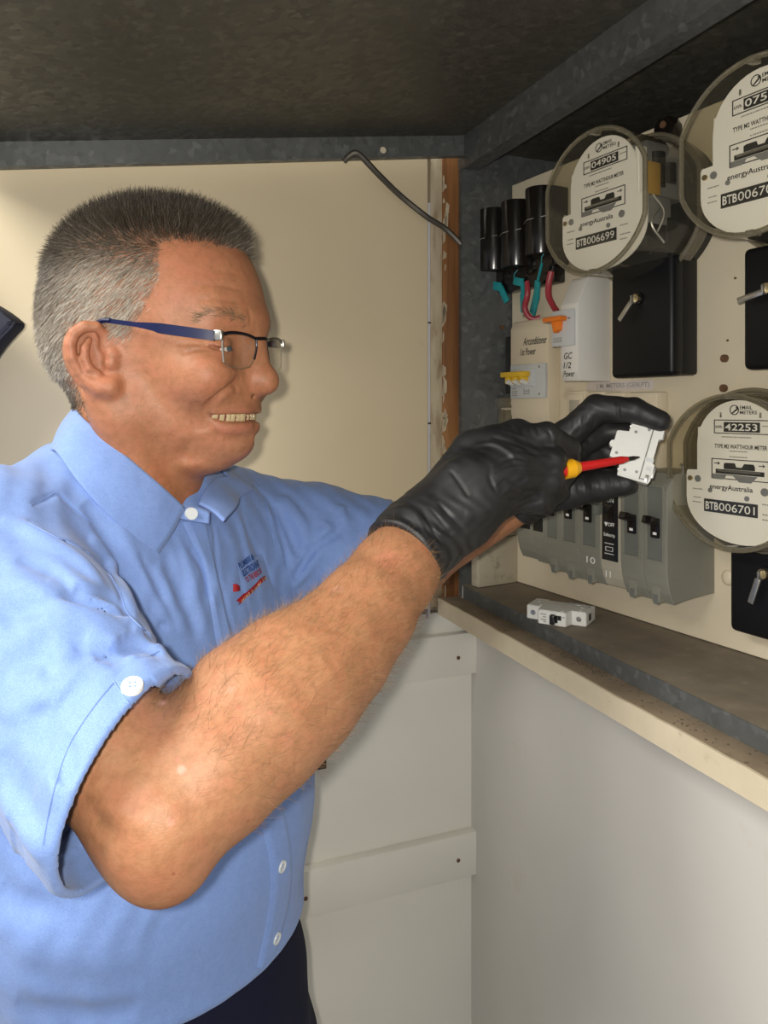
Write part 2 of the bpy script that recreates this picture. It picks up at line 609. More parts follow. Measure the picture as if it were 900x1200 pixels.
# timber sill along the bottom of the opening with a chipped cream front
sill = MB().box(0.4585, 0.489, -0.15, 0.9525, -0.293, -0.2705, bev=0.0012).box(0.489, 0.56, -0.15, 0.938, -0.293, -0.2710).build('timber_sill', M['dusty_timber'], None, ROOM)
tag(sill, 'dusty brown timber sill with a chipped cream edge below the cabinet', 'sill')
sp = MB()
n = 60
random.seed(8)
up = [(-0.15 + 1.1035 * i / n, -0.2700 - abs(random.gauss(0, 0.0006))) for i in range(n + 1)]
lo = [(b, -0.2935 - random.uniform(0, 0.0006)) for b, _ in up[::-1]]
sp.prism(up + lo, 0.4560, 0.4586, axis='x')
sp.build('sill_edge', M['sill_paint'], sill, smooth=False)
M['sill_dirt'] = plain('sill_dirt', (0.12, 0.09, 0.06), 0.9)
deb = MB()
for i in range(150):
    b = random.gauss(0.655, 0.022)
    a = random.gauss(0.481, 0.004)
    if a > 0.487 or a < 0.462: continue
    s = random.uniform(0.0004, 0.0010)
    deb.box(a - s, a + s, b - s, b + s * 1.6, -0.2706, -0.2706 + s * 0.9)
for i in range(150):
    b, a = random.uniform(0.25, 0.85), random.uniform(0.462, 0.486)
    s = random.uniform(0.0003, 0.0009)
    deb.box(a - s, a + s, b - s, b + s, -0.2706, -0.2706 + s * 0.9)
o = deb.build('debris', M['sill_dirt'], sill, smooth=False)
o['kind'] = 'stuff'

# dark navy cloth poking in at the left
c0 = P(0, 385, 0.80)
nc = MB()
Y0 = 0.80
outl = [P(-150, 372, Y0), P(-120, 350, Y0), P(-60, 338, Y0), P(-25, 346, Y0), P(0, 359, Y0), P(14, 368, Y0), P(24, 376, Y0), P(27.5, 380, Y0), P(24, 386, Y0), P(14, 396, Y0), P(0, 412, Y0),
        P(-20, 445, Y0), P(-40, 520, Y0), P(-70, 560, Y0), P(-140, 555, Y0), P(-160, 460, Y0)]
nc.prism([(p[0], p[2]) for p in outl], Y0 - 0.022, Y0 + 0.010, bev=0.005)
nc.tube([p + np.array([0, -0.019, 0]) for p in outl[7:13]], 0.0016, 8)
bag = tag(nc.build('cloth_bag', M['navy']), 'dark navy cloth bag whose corner pokes in beside the cream door', 'bag')
MB().tube(spline([P(-110, 352, Y0), P(-95, 300, Y0 + 0.02), P(-80, 278, Y0 + 0.03), P(-62, 300, Y0 + 0.02), P(-50, 342, Y0)], 6), 0.005, 8).build('handle', M['navy'], bag)
# ---------------------------------------------------------------- the meter board and what is fixed to it
bd = empty('meter_board', board_matrix(0, 0))
tag(bd, 'cream painted meter board standing at the back of the cabinet', 'board')
MB().box(0.0, 0.62, 0.0, 0.012, -0.2515, 0.325, bev=0.001).build('board_panel', M['board'], bd, smooth=False)
for px, py in ((850, 420), (849, 455), (853, 399), (812, 335), (862, 326)):
    s, z = pan(px, py)
    big = py in (420, 455)
    MB().cyl((s, -0.003 if big else -0.0012, z), (s, 0.001, z), 0.0042 if big else 0.0012, n=14).build('bolt' if big else 'screw', M['rust'], bd)
s, z = pan(853, 677)
MB().sphere((s, 0, z), 0.0075, scale=(1, 0.5, 1.15)).build('blanking_plug', M['cream_plastic'], bd)


def D_outline(r, flat, n=96, ky=1.0):
    return [(max(-flat, min(flat, r * math.cos(2 * math.pi * i / n))), r * ky * math.sin(2 * math.pi * i / n)) for i in range(n)]


def plate_outline():
    pts = []
    def arc(hw, top, zc, a0, a1, n=22):
        for i in range(n + 1):
            a = a0 + (a1 - a0) * i / n
            pts.append((hw * math.cos(a), zc + top * math.sin(a)))
    arc(0.0487, 0.047, 0.026, 0, math.pi)
    pts.append((-0.0487, -0.001)); pts.append((-0.0605, -0.0015)); pts.append((-0.062, -0.004))
    arc(0.062, 0.044, -0.030, math.pi, 2 * math.pi)
    pts.append((0.062, -0.004)); pts.append((0.0605, -0.0015)); pts.append((0.0487, -0.001))
    return pts


def flat_strokes(mb, x0, x1, z0, z1, w, y):
    mb.box(x0, x1, y - 0.0002, y + 0.0002, z1 - w, z1).box(x0, x1, y - 0.0002, y + 0.0002, z0, z0 + w)
    mb.box(x0, x0 + w, y - 0.0002, y + 0.0002, z0 + w, z1 - w).box(x1 - w, x1, y - 0.0002, y + 0.0002, z0 + w, z1 - w)


def arrow(mb, x, z, y, s):
    mb.box(x - s, x + s * 0.4, y - 0.0002, y + 0.0002, z - s * 0.12, z + s * 0.12)
    mb.prism([(x + s * 0.2, z + s * 0.55), (x + s, z), (x + s * 0.2, z - s * 0.55), (x + s * 0.5, z)], y - 0.0002, y + 0.0002)


def meter(px, py, depth, reading, serial, label, size=1.0, yaw=0.0):
    """px, py: where the middle of the cover's front is seen"""
    s, z = pan(px, py, depth)
    root = empty('electricity_meter', board_matrix(s, z) @ Matrix.Rotation(yaw, 4, 'Z') @ Matrix.Diagonal((size, 1, size, 1)))
    tag(root, label, 'meter', 'watthour meters on the board')
    D = depth
    of, orr = D_outline(0.079, 0.0735), D_outline(0.0835, 0.079)
    inn = [(x * 0.94, q * 0.94) for x, q in of]
    # base and clear rim round the back
    MB().prism(D_outline(0.080, 0.076), -0.014, 0.0).build('base', M['black'], root)
    MB().ring(orr, of, -0.030, -0.014).build('back_rim', M['clear_rim'], root)
    MB().tube([(x * 1.0, -0.031, q * 1.0) for x, q in orr], 0.0026, 8, closed=True).build('back_bead', M['clear_rim'], root)
    # clear cover: side wall and front pane, beads along the front edge
    w = MB()
    n = len(of)
    a = [w.bm.verts.new((x, -0.014, q)) for x, q in of]
    b = [w.bm.verts.new((x * 0.985, -D + 0.002, q * 0.985)) for x, q in of]
    for i in range(n):
        w.bm.faces.new((a[i], a[(i + 1) % n], b[(i + 1) % n], b[i]))
    w.build('cover_side', M['clear_side'], root)
    f = MB()
    f.bm.faces.new([f.bm.verts.new((x * 0.97, -D, q * 0.97)) for x, q in of])
    f.build('cover_pane', M['clear'], root)
    MB().tube([(x * 0.985, -D + 0.0015, q * 0.985) for x, q in of], 0.0022, 8, closed=True).tube(
        [(x * 0.955, -D + 0.0012, q * 0.955) for x, q in of], 0.0009, 6, closed=True).build('front_rim', M['clear_rim'], root)
    for q in (0.0765, -0.0765):
        lug = MB()
        lug.box(-0.004, 0.004, -D - 0.001, -D + 0.012, q - 0.0025, q + 0.0025, bev=0.001)
        lug.build('cover_lug', M['clear_rim'], root)
    # mechanism seen through the cover
    FP = -D + 0.016                      # plane of the white face
    MB().box(-0.052, 0.052, max(-0.05, FP + 0.010), -0.014, -0.065, -0.020, bev=0.003).build('terminal_block', M['black'], root)
    if D > 0.09:
        MB().box(0.005, 0.05, -D + 0.03, -0.03, -0.056, -0.028, bev=0.003).build('terminal_cover', M['black'], root)
    MB().box(-0.048, 0.046, FP + 0.018, -0.014, 0.002, 0.060, bev=0.002).box(0.0, 0.051, FP + 0.014, FP + 0.05, -0.030, 0.0, bev=0.002).build('mechanism_frame', M['grey_mech'], root)
    MB().cyl((0.043, FP + 0.035, 0.012), (0.043, FP + 0.035, 0.048), 0.010, n=16).build('coil', M['black'], root)
    MB().cyl((0.043, FP + 0.055, 0.018), (0.043, FP + 0.055, 0.040), 0.008, n=14).build('coil', M['black'], root)
    MB().box(0.049, 0.053, FP + 0.012, FP + 0.032, 0.0, 0.035, bev=0.002).build('coil_tag', M['mustard'], root)
    MB().box(0.044, 0.050, FP + 0.002, FP + 0.014, -0.002, 0.050, bev=0.001).build('side_bracket', M['plate'], root)
    MB().box(-0.050, -0.044, FP + 0.002, FP + 0.014, -0.002, 0.045, bev=0.001).build('side_bracket', M['plate'], root)
    wi = MB()
    wi.tube(spline([(0.052, FP + 0.02, 0.0), (0.058, FP + 0.03, -0.02), (0.045, FP + 0.03, -0.045), (0.02, -0.04, -0.062)], 6), 0.0012, 6)
    wi.build('wire', M['steel'], root)
    wi = MB()
    wi.tube(spline([(0.054, FP + 0.03, -0.01), (0.050, FP + 0.02, -0.03), (0.054, FP + 0.035, -0.05)], 6), 0.0014, 6)
    wi.build('wire', M['steel'], root)
    # white face plate with its print
    pl = MB().prism(plate_outline(), FP, FP + 0.0016).build('face_plate', M['plate'], root)
    y = FP - 0.0003
    k = MB()
    flat_strokes(k, -0.028, 0.036, 0.0385, 0.053, 0.0009, y)
    flat_strokes(k, -0.031, 0.033, -0.0085, 0.0125, 0.0009, y)
    arrow(k, -0.0245, 0.0075, y, 0.0034)
    arrow(k, 0.0255, 0.0075, y, 0.0034)
    # cut-outs of the disc window
    k.prism([(-0.0165, 0.002), (-0.0165, 0.0075), (-0.014, 0.0085), (-0.004, 0.0085), (-0.0025, 0.0045), (0.004, 0.0045), (0.0065, 0.0085), (0.0165, 0.0085), (0.018, 0.006), (0.018, 0.002)], y - 0.0002, y + 0.0002)
    k.box(-0.026, 0.028, y - 0.0002, y + 0.0002, -0.003, 0.0016)
    tag(k.build('window_marks', M['ink'], root, smooth=False), kind='stuff')
    MB().box(-0.0235, 0.024, y - 0.0008, y - 0.0002, -0.0008, 0.0010).build('disc', M['steel'], root, smooth=False)
    MB().prism([(-0.030, -0.0035), (-0.013, -0.0035), (-0.0155, -0.0075), (-0.018, -0.009), (-0.030, -0.009)], y - 0.0003, y).prism(
        [(-0.013, -0.0035), (0.021, -0.0035), (0.014, -0.0105), (0.001, -0.0105), (-0.006, -0.0045), (-0.013, -0.0045)], y - 0.0003, y).build('cradle', M['grey_mech'], root, smooth=False)
    MB().box(-0.0160, 0.0235, y - 0.0009, y, 0.0405, 0.0505).build('register', M['ink'], root, smooth=False)
    text_on(reading, 0.0035, 0.0455, y - 0.0011, 0.036, 0.0070, M['white_ink'], root, 0.012, name='reading')
    text_on('kWh', -0.0222, 0.0455, y - 0.0002, 0.0075, 0.0032, M['ink'], root, 0.02)
    text_on('TYPE M2 WATTHOUR METER', 0.002, 0.0255, y - 0.0002, 0.0585, 0.0044, M['ink'], root, 0.02)
    text_on('EMAIL', 0.0085, 0.0655, y - 0.0002, 0.0135, 0.0037, M['ink'], root, 0.012)
    text_on('METERS', 0.0110, 0.0605, y - 0.0002, 0.0185, 0.0037, M['ink'], root, 0.012)
    em = MB()
    em.ring([(-0.0045 + 0.0052 * math.cos(t * math.pi / 12), 0.063 + 0.0052 * math.sin(t * math.pi / 12)) for t in range(24)],
            [(-0.0045 + 0.0043 * math.cos(t * math.pi / 12), 0.063 + 0.0043 * math.sin(t * math.pi / 12)) for t in range(24)], y - 0.0002, y + 0.0001)
    em.prism([(-0.008, 0.0595), (-0.0015, 0.065), (-0.0035, 0.0652), (-0.001, 0.0668), (-0.0005, 0.0635), (-0.0068, 0.0590)], y - 0.0002, y + 0.0001)
    em.build('emblem', M['ink'], root, smooth=False)
    text_on('energyAustralia', -0.0085, -0.0178, y - 0.0002, 0.049, 0.0068, M['ink'], root, 0.014)
    sm = MB()
    random.seed(3)
    for (x0, x1, q) in ((-0.019, 0.014, 0.0352), (-0.010, 0.010, 0.0208), (-0.010, 0.010, 0.0150), (-0.054, -0.042, -0.0215), (-0.053, -0.044, -0.0305),
                        (-0.054, -0.044, -0.0355), (0.026, 0.037, -0.030), (0.026, 0.040, -0.040), (0.026, 0.036, -0.045), (0.026, 0.034, 0.047)):
        x = x0
        while x < x1:
            wl = random.uniform(0.0009, 0.0024)
            sm.box(x, min(x + wl, x1), y - 0.0002, y + 0.0001, q - 0.0006, q + 0.0006)
            x += wl + 0.0007
    tag(sm.build('small_print', M['ink_grey'], root, smooth=False), kind='stuff')
    MB().box(-0.0395, 0.0212, y - 0.0007, y, -0.0442, -0.0308).build('serial_label', M['ink'], root, smooth=False)
    text_on('BTB', -0.0300, -0.0375, y - 0.0009, 0.0150, 0.0082, M['white_ink'], root, 0.022, name='serial')
    text_on(serial, -0.0015, -0.0375, y - 0.0009, 0.0400, 0.0082, M['white_ink'], root, 0.0, name='serial')
    for (x, q, rr) in ((-0.0475, -0.0105, 0.0036), (-0.0325, -0.0215, 0.0024), (0.0095, -0.0262, 0.0026), (0.0285, -0.0178, 0.0040)):
        MB().cyl((x, y - 0.0008, q), (x, y + 0.0004, q), rr, n=16).build('screw', M['grey_mech'], root)
    MB().cyl((-0.0565, y - 0.002, -0.0105), (-0.0565, y, -0.0105), 0.0027, n=12).build('screw', M['brass'], root)
    for x in (-0.0195, 0.0245):
        MB().box(x - 0.0011, x + 0.0011, y - 0.001, y, 0.055, 0.0605, bev=0.0004).build('peg', M['steel'], root)
    sh = MB()
    sh.tube([(-0.070, -D * 0.75, -0.006), (-0.066, -D * 0.78, -0.008), (-0.066, -D * 0.78, 0.002), (-0.070, -D * 0.75, 0.003)], 0.0013, 6)
    sh.build('seal_hook', M['steel'], root)
    return root


meter(693, 236, 0.108, '04905', '006699', 'clear-covered round watthour meter with serial BTB006699 next to the black fuses', 0.985)
meter(878, 171, 0.112, '07553', '006700', 'clear-covered round watthour meter with serial BTB006700 beside the hood rail', 0.970)
meter(853, 554, 0.066, '42253', '006701', 'clear-covered round watthour meter with serial BTB006701 above the dusty floor', 0.945)
# hook plate behind the first meter
s, z = pan(783, 152, 0.01)
hk = MB().prism([(s - 0.014, z - 0.03), (s - 0.014, z + 0.004), (s - 0.008, z + 0.013), (s + 0.006, z + 0.013), (s + 0.012, z + 0.004), (s + 0.014, z - 0.03)], -0.018, -0.0005, bev=0.002)
o = tag(hk.build('meter_hanger', M['bakelite'], None, board_matrix(0, 0)), 'black hanger lug on the board above meter BTB006699', 'bracket')
MB().cyl((s, -0.0195, z + 0.004), (s, -0.017, z + 0.004), 0.004, n=12).build('bolt', M['rust'], o)


# ---- three black fuse holders
def fuse(x0, x1, y0, y1, label):
    d = 0.045
    sa, za = pan(x0, y0, d)
    sb, zb = pan(x1, y1, d)
    w = sb - sa
    zt = (za + pan(x1, y0 - 6, d)[1]) / 2
    zm = pan(x0 + 10, y1, d)[1]
    h = zt - zm
    root = empty('service_fuse', board_matrix((sa + sb) / 2, zm))
    tag(root, label, 'fuse', 'black service fuses')
    b = MB()
    out = []
    for i in range(25):
        t = math.pi * i / 24
        out.append((-w / 2 * math.cos(t), -0.012 - 0.036 * math.sin(t) ** 0.8))
    out = [(-w / 2, 0.0)] + out + [(w / 2, 0.0)]
    t = bmesh.new()
    b.prism(out, 0.004, h, axis='z', bev=0.0016)
    b.build('carrier', M['bakelite'], root)
    MB().box(-w / 2 - 0.002, w / 2 + 0.002, -0.020, -0.0002, -0.010, 0.006, bev=0.002).cyl((0, -0.022, -0.002), (0, -0.0002, -0.002), w * 0.36, n=18).build('base', M['bakelite'], root)
    MB().tube(spline([(-w * 0.35, -0.042, h * 0.52), (0, -0.0492, h * 0.53), (w * 0.45, -0.036, h * 0.56)], 6), 0.0006, 6).build('seal_wire', M['steel'], root)
    MB().sphere((w * 0.08, -0.046, 0.008), 0.0016, 8).build('screw', M['steel'], root)
    return root


# the first sits on the side panel's return, the others climb towards the meter
fuse(552, 578, 248, 322, 'black bakelite service fuse against the galvanised cabinet side')
fuse(580, 606, 238, 317, 'black bakelite service fuse in the middle of the trio')
fuse(608, 636, 222, 303, 'black bakelite service fuse touching the clear meter cover')
bs0 = pan(556, 330, 0.02)[0]
bs1 = pan(650, 330, 0.02)[0]
MB_ = MB().box(pan(568, 0, 0.02)[0], bs1, -0.02, -0.0003, pan(600, 341, 0.02)[1], pan(600, 322, 0.02)[1], bev=0.003)
tag(MB_.build('terminal_strip', M['bakelite'], None, board_matrix(0, 0)), 'black terminal strip under the three fuses, wires coming out of it', 'terminal')


def wire(name, pts, r, mat, label, cat, group=None, d=0.02, flat=None):
    q = []
    for p in pts:
        dd = p[2] if len(p) > 2 else d
        s, z = pan(p[0], p[1], dd)
        q.append(np.array([s, -dd, z]))
    q = spline(q, 6)
    o = MB().tube(q, r, 10).build(name, mat, None, board_matrix(0, 0))
    tag(o, label, cat, group)
    return o


wire('red_wire', [(618, 330, 0.02), (618, 345, 0.022), (615, 360, 0.02), (619, 370, 0.016), (626, 374, 0.01), (633, 372, 0.004)], 0.0040, M['red_wire'],
     'thick red wire curling behind the teal seals', 'wire', 'red wires')
wire('red_wire', [(646, 318, 0.03), (643, 333, 0.03), (643, 347, 0.025), (648, 358, 0.015), (652, 364, 0.006)], 0.0042, M['red_wire'],
     'thick red wire arching down to the orange toggle breaker', 'wire', 'red wires')


def seal(pts, w, label):
    r = MB()
    q = []
    for px, py, d in pts:
        s, z = pan(px, py, d)
        q.append(Vector((s, -d, z)))
    root = empty('seal_tag', board_matrix(q[0].x, q[0].z))
    tag(root, label, 'seal', 'teal plastic seals')
    inv = Matrix.Translation((-q[0].x, 0, -q[0].z))
    for i in range(len(q) - 1):
        d = q[i + 1] - q[i]
        if d.length < 1e-5: continue
        ax = d.normalized()
        wd = w[i]
        rx = ax.cross(Vector((0, 1, 0))).normalized()
        c = (q[i] + q[i + 1]) / 2
        m = Matrix.Identity(4)
        for k in range(3):
            m[k][0], m[k][1], m[k][2], m[k][3] = rx[k], rx.cross(ax)[k], ax[k], c[k]
        r.box(-wd / 2, wd / 2, -0.0018, 0.0018, -d.length / 2 - 0.001, d.length / 2 + 0.001, bev=0.0008, mw=m)
    r.build('seal_body', M['teal'], root, inv)
    MB().tube([q[0] + Vector((0, -0.001, 0)), q[0] + Vector((0.004, -0.004, 0.008)), q[0] + Vector((0.008, -0.001, 0.014))], 0.0006, 6).build('seal_wire', M['teal'], root, inv)


seal([(574, 334, 0.025), (586, 336, 0.025), (594, 353, 0.02)], [0.012, 0.010], 'bent teal plastic seal hanging over the bare galvanised side')
seal([(603, 329, 0.025), (612, 331, 0.025), (613, 346, 0.02), (614, 366, 0.012)], [0.011, 0.006, 0.011], 'straight teal plastic seal hanging left of the red wire')
seal([(635, 309, 0.03), (630, 330, 0.03), (629, 345, 0.025), (624, 367, 0.012)], [0.002, 0.009, 0.012], 'slanting teal plastic seal hanging from a thin neck')
s, z = pan(614, 370, 0.001)
text_on('W', s, z, -0.0006, 0.007, 0.006, M['ink'], bd, 0.02)


# ---- black lock boxes with keys
def lockbox(x0, x1, y0, y1, xe, key, label, depth=None):
    """x0..x1, y0..y1 front face; xe: where the far right edge meets the board"""
    se, _ = pan(xe, y1, 0.0)
    lo, hi = 0.01, 0.15
    for _ in range(40):                                 # depth whose front corner is seen at x1
        d = (lo + hi) / 2
        if pan(x1, y1, d)[0] < se: lo = d
        else: hi = d
    d = (lo + hi) / 2 if depth is None else depth
    sa, za = pan(x0, y0, d)
    sb, zb = pan(x1, y1, d)
    sb = se if depth is None else sb
    root = empty('lock_box', board_matrix((sa + sb) / 2, (za + zb) / 2))
    tag(root, label, 'box', 'black lock boxes')
    w, h = sb - sa, za - zb
    MB().box(-w / 2 + 0.001, w / 2 - 0.001, -d + 0.012, -0.0003, -h / 2 + 0.001, h / 2 - 0.001, bev=0.004).build('back_case', M['box_black'], root)
    MB().box(-w / 2, w / 2, -d, -d + 0.02, -h / 2, h / 2, bev=0.0055, seg=3).build('lid', M['box_black'], root)
    if key is not None:
        ks, kz = pan(key[0], key[1], d)
        kx, kz = ks - (sa + sb) / 2, kz - (za + zb) / 2
        lk = MB().cyl((kx, -d - 0.003, kz), (kx, -d + 0.001, kz), 0.0072, n=20).build('lock', M['box_black'], root)
        MB().cyl((kx, -d - 0.006, kz), (kx, -d - 0.002, kz), 0.0048, n=16).build('lock_barrel', M['brass'], lk)
        kk = MB().box(kx - 0.001, kx + 0.001, -d - 0.012, -d - 0.005, kz - 0.006, kz + 0.003, bev=0.0004)
        m = Matrix.Translation((kx, -d - 0.011, kz - 0.004)) @ Matrix.Rotation(math.radians(key[2]), 4, 'Y')
        kk.box(-0.0030, 0.0030, -0.0012, 0.0012, -0.026, 0.0, bev=0.001, mw=m)
        kk.build('key', M['steel'], root)
    return root


lockbox(715, 788, 312, 440, 820, (748, 350, 42), 'black enamelled lock box with a key tilted to one side under meter BTB006699')
lockbox(870, 962, 292, 429, 1010, (902, 338, 78), 'black enamelled lock box cut by the frame under meter BTB006700', 0.045)
lockbox(854, 960, 640, 769, 1010, (897, 672, 18), 'black enamelled lock box with a hanging key under meter BTB006701', 0.035)


# ---- enclosures of the upper row
def enclosure(name, px0, px1, pxe, py0, py1, mat, label, cat='enclosure'):
    se, _ = pan(pxe, py1, 0)
    lo, hi = 0.005, 0.15
    for _ in range(40):
        d = (lo + hi) / 2
        if pan(px1, py1, d)[0] < se: lo = d
        else: hi = d
    s0, z0 = pan(px0, py1, d)
    z1 = pan(px0, py0, d)[1]
    root = empty(name, board_matrix(s0, z0))
    tag(root, label, cat)
    return root, se - s0, z1 - z0, d, s0, z0


# white single enclosure with an orange toggle
root, w, h, d, so, zo = enclosure('breaker_enclosure', 657, 677, 716, 326, 447, M['white_plastic'], 'smooth white enclosure holding the orange toggle breaker')
prof = [(-0.0003, 0), (-d * 0.92, 0.0), (-d, 0.012), (-d, h - 0.034), (-d * 0.72, h - 0.004), (-d * 0.66, h), (-0.0003, h)]
MB().prism(prof, 0.0, w, axis='x', bev=0.0012).build('case', M['white_plastic'], root)
bx0, bz0 = pan(646, 407, d + 0.004)
bx1, bz1 = pan(672, 361, d + 0.004)
brk = empty('circuit_breaker', board_matrix(bx0, bz0))
tag(brk, 'grey circuit breaker with one orange toggle set in the white enclosure', 'breaker')
bw, bh = bx1 - bx0, bz1 - bz0
MB().box(0, bw, -d - 0.004, -d - 0.0002, 0, bh, bev=0.001).build('body', M['mcb_grey'], brk)
MB().box(-0.004, bw * 0.72, -d - 0.016, -d - 0.003, bh * 0.68, bh * 0.82, bev=0.002).prism(
    [(bw * 0.2, bh * 0.7), (bw * 0.55, bh * 0.7), (bw * 0.5, bh * 0.45), (bw * 0.3, bh * 0.36)], -d - 0.012, -d - 0.003, bev=0.001).build('toggle', M['orange'], brk)
pr = MB()
for q in (0.22, 0.17, 0.12):
    pr.box(bw * 0.1, bw * 0.5, -d - 0.0045, -d - 0.0039, bh * q, bh * (q + 0.025))
pr.box(bw * 0.75, bw * 0.86, -d - 0.0045, -d - 0.0039, bh * 0.72, bh * 0.78)
tag(pr.build('small_print', M['ink_grey'], brk, smooth=False), kind='stuff')
for txt, qx, qy, ww, hh in (('GC', 662, 420, 0.014, 0.008), ('1/2', 661, 431, 0.013, 0.0075), ('Power', 663, 441, 0.019, 0.0075)):
    s_, z_ = pan(qx + 4, qy - 3, d)
    text_on(txt, s_ - so, z_ - zo, -d - 0.0004, ww, hh, M['ink'], root, 0.01, shear=0.2)

# cream enclosure with a three-pole breaker
root, w, h, d, so, zo = enclosure('consumer_unit', 598, 642, 656, 378, 497, M['cream_plastic'], 'cream enclosure lettered by hand above yellow toggles')
prof = [(-0.0003, 0), (-d * 0.8, 0.0), (-d * 0.97, 0.015), (-d, h * 0.2), (-d, h * 0.92), (-d * 0.8, h), (-0.0003, h)]
MB().prism(prof, 0.0, w, axis='x', bev=0.002).build('case', M['cream_plastic'], root)
sf0, zf0 = pan(592, 461, d * 0.7)
sf1, zf1 = pan(606, 393, d * 0.7)
MB().box(sf0 - so, sf1 - so, -d * 0.7, -0.001, zf0 - zo, zf1 - zo, bev=0.001).build('side_flap', M['black'], root)
for txt, qx, qy, ww, hh in (('Airconditioner', 627, 399, 0.048, 0.0105), ('1st Power', 619, 412, 0.032, 0.0095)):
    s_, z_ = pan(qx, qy, d)
    text_on(txt, s_ - so, z_ - zo, -d - 0.0004, ww, hh, M['ink'], root, 0.012, shear=0.3)
bx0, bz0 = pan(598, 467, d + 0.006)
bx1, bz1 = pan(638, 425, d + 0.006)
brk = empty('circuit_breaker', board_matrix(bx0, bz0))
tag(brk, 'white three-pole circuit breaker with linked yellow toggles on the cream enclosure', 'breaker')
bw, bh = bx1 - bx0, bz1 - bz0
MB().box(0, bw, -d - 0.006, -d - 0.0002, 0, bh, bev=0.001).box(bw * 0.06, bw * 0.72, -d - 0.010, -d - 0.005, bh * 0.35, bh * 0.85, bev=0.001).build('body', M['mcb_grey'], brk)
for i in range(3):
    x = bw * (0.06 + 0.21 * i)
    MB().box(x, x + bw * 0.13, -d - 0.020, -d - 0.009, bh * 0.42, bh * 0.66, bev=0.002).build('toggle', M['yellow'], brk)
    MB().cyl((x + bw * 0.10, -d - 0.012, bh * 0.44), (x + bw * 0.10, -d - 0.0205, bh * 0.50), bw * 0.05, n=10).build('toggle_tip', M['mcb_white'], brk)
MB().box(-bw * 0.05, bw * 0.70, -d - 0.022, -d - 0.012, bh * 0.62, bh * 0.78, bev=0.0015).build('link_bar', M['yellow'], brk)
pr = MB()
for q, x0, x1 in ((0.27, 0.05, 0.18), (0.19, 0.05, 0.22), (0.13, 0.05, 0.20), (0.07, 0.05, 0.22), (0.26, 0.40, 0.41), (0.2, 0.4, 0.58), (0.12, 0.4, 0.58)):
    pr.box(bw * x0, bw * x1, -d - 0.0064, -d - 0.0059, bh * q, bh * (q + 0.03))
for x in (0.42, 0.49, 0.56):
    pr.box(bw * x, bw * (x + 0.012), -d - 0.0064, -d - 0.0059, bh * 0.1, bh * 0.28)
tag(pr.build('small_print', M['ink_grey'], brk, smooth=False), kind='stuff')
sc = MB()
for x, q in ((0.86, 0.9), (0.86, 0.12)):
    MB().cyl((bw * x, -d - 0.0066, bh * q), (bw * x, -d - 0.005, bh * q), 0.0018, n=10).build('screw', M['steel'], brk)
for px, py in ((642, 443), (674, 383)):
    s_, z_ = pan(px, py, 0.03)
    pass

# small neutral link at the edge of the board
x0, z0 = pan(583, 497, 0.02)
x1, z1 = pan(603, 466, 0.02)
nl = empty('neutral_link', board_matrix(x0, z0))
tag(nl, 'small pale clear-topped neutral link beside the galvanised cabinet side', 'terminal')
w, h = x1 - x0, z1 - z0
MB().box(0, w, -0.014, -0.0003, 0, h, bev=0.001).build('link_base', M['cream_plastic'], nl)
MB().box(0, w * 0.9, -0.021, -0.0142, h * 0.62, h, bev=0.001).box(w * 0.05, w * 0.3, -0.020, -0.0142, 0, h * 0.55, bev=0.001).box(
    w * 0.45, w * 0.75, -0.020, -0.0142, 0, h * 0.55, bev=0.001).build('link_cover', M['clear_rim'], nl)
for x in (0.2, 0.62):
    MB().cyl((w * x, -0.0155, h * 0.8), (w * x, -0.0141, h * 0.8), 0.0025, n=10).build('screw', M['steel'], nl)

# paper strip with handwriting
x0, z0 = pan(688, 459, 0.0)
x1, z1 = pan(766, 447, 0.0)
ps = tag(MB().box(x0, x1, -0.0009, -0.0002, z0, z1 + 0.002, bev=0.0002).build('paper_strip', M['label_white'], None, board_matrix(0, 0)),
         'paper strip with handwriting under the black lock box', 'label')
text_on('( M. METERS (GEN.PT)', (x0 + x1) / 2 + 0.006, (z0 + z1) / 2 + 0.001, -0.0012, (x1 - x0) * 0.78, 0.0075, M['ink_grey'], ps, 0.012)

# cream old breakers of the second row, mostly behind the gloved hand
def oldcase(px0, px1, py0, py1, d, mat, inset, label):
    s0, z0 = pan(px0, py1, d)
    s1, _ = pan(px1, py1, d)
    z1 = pan((px0 + px1) / 2, py0, d)[1]
    root = empty('old_breaker', board_matrix(s0, z0))
    tag(root, label, 'breaker', 'cream breakers behind the hand')
    w, h = s1 - s0, z1 - z0
    MB().box(0.0004, w - 0.0004, -d, -0.0003, 0, h, bev=0.0015).box(0.002, w - 0.002, -d - 0.003, -d + 0.001, 0.004, h - 0.004, bev=0.001).build('case', mat, root)
    MB().box(w * 0.24, w * 0.76, -d - 0.0045, -d - 0.002, h * 0.1, h * 0.88, bev=0.0006).build('face_inset', inset, root)
    return root


M['cream_inset'] = plain('cream_inset', (0.42, 0.385, 0.30), 0.4)
oldcase(665, 686, 458, 548, 0.03, M['cream_plastic'], M['cream_inset'], 'cream old breaker showing left of the raised gloved finger')
oldcase(687, 708, 459, 548, 0.03, M['cream_plastic'], M['cream_inset'], 'cream old breaker showing just above the bent gloved finger')
oldcase(709, 732, 460, 548, 0.03, M['cream_plastic'], M['cream_inset'], 'cream old breaker showing above the gloved fingertip')
s0, z0 = pan(733, 548, 0.02)
s1, z1 = pan(770, 459, 0.02)
tag(MB().box(s0, s1, -0.02, -0.0003, z0, z1, bev=0.003).build('blank_cover', M['cream_plastic'], None, board_matrix(0, 0)),
    'blank cream cover plate right of the cream breakers', 'cover')


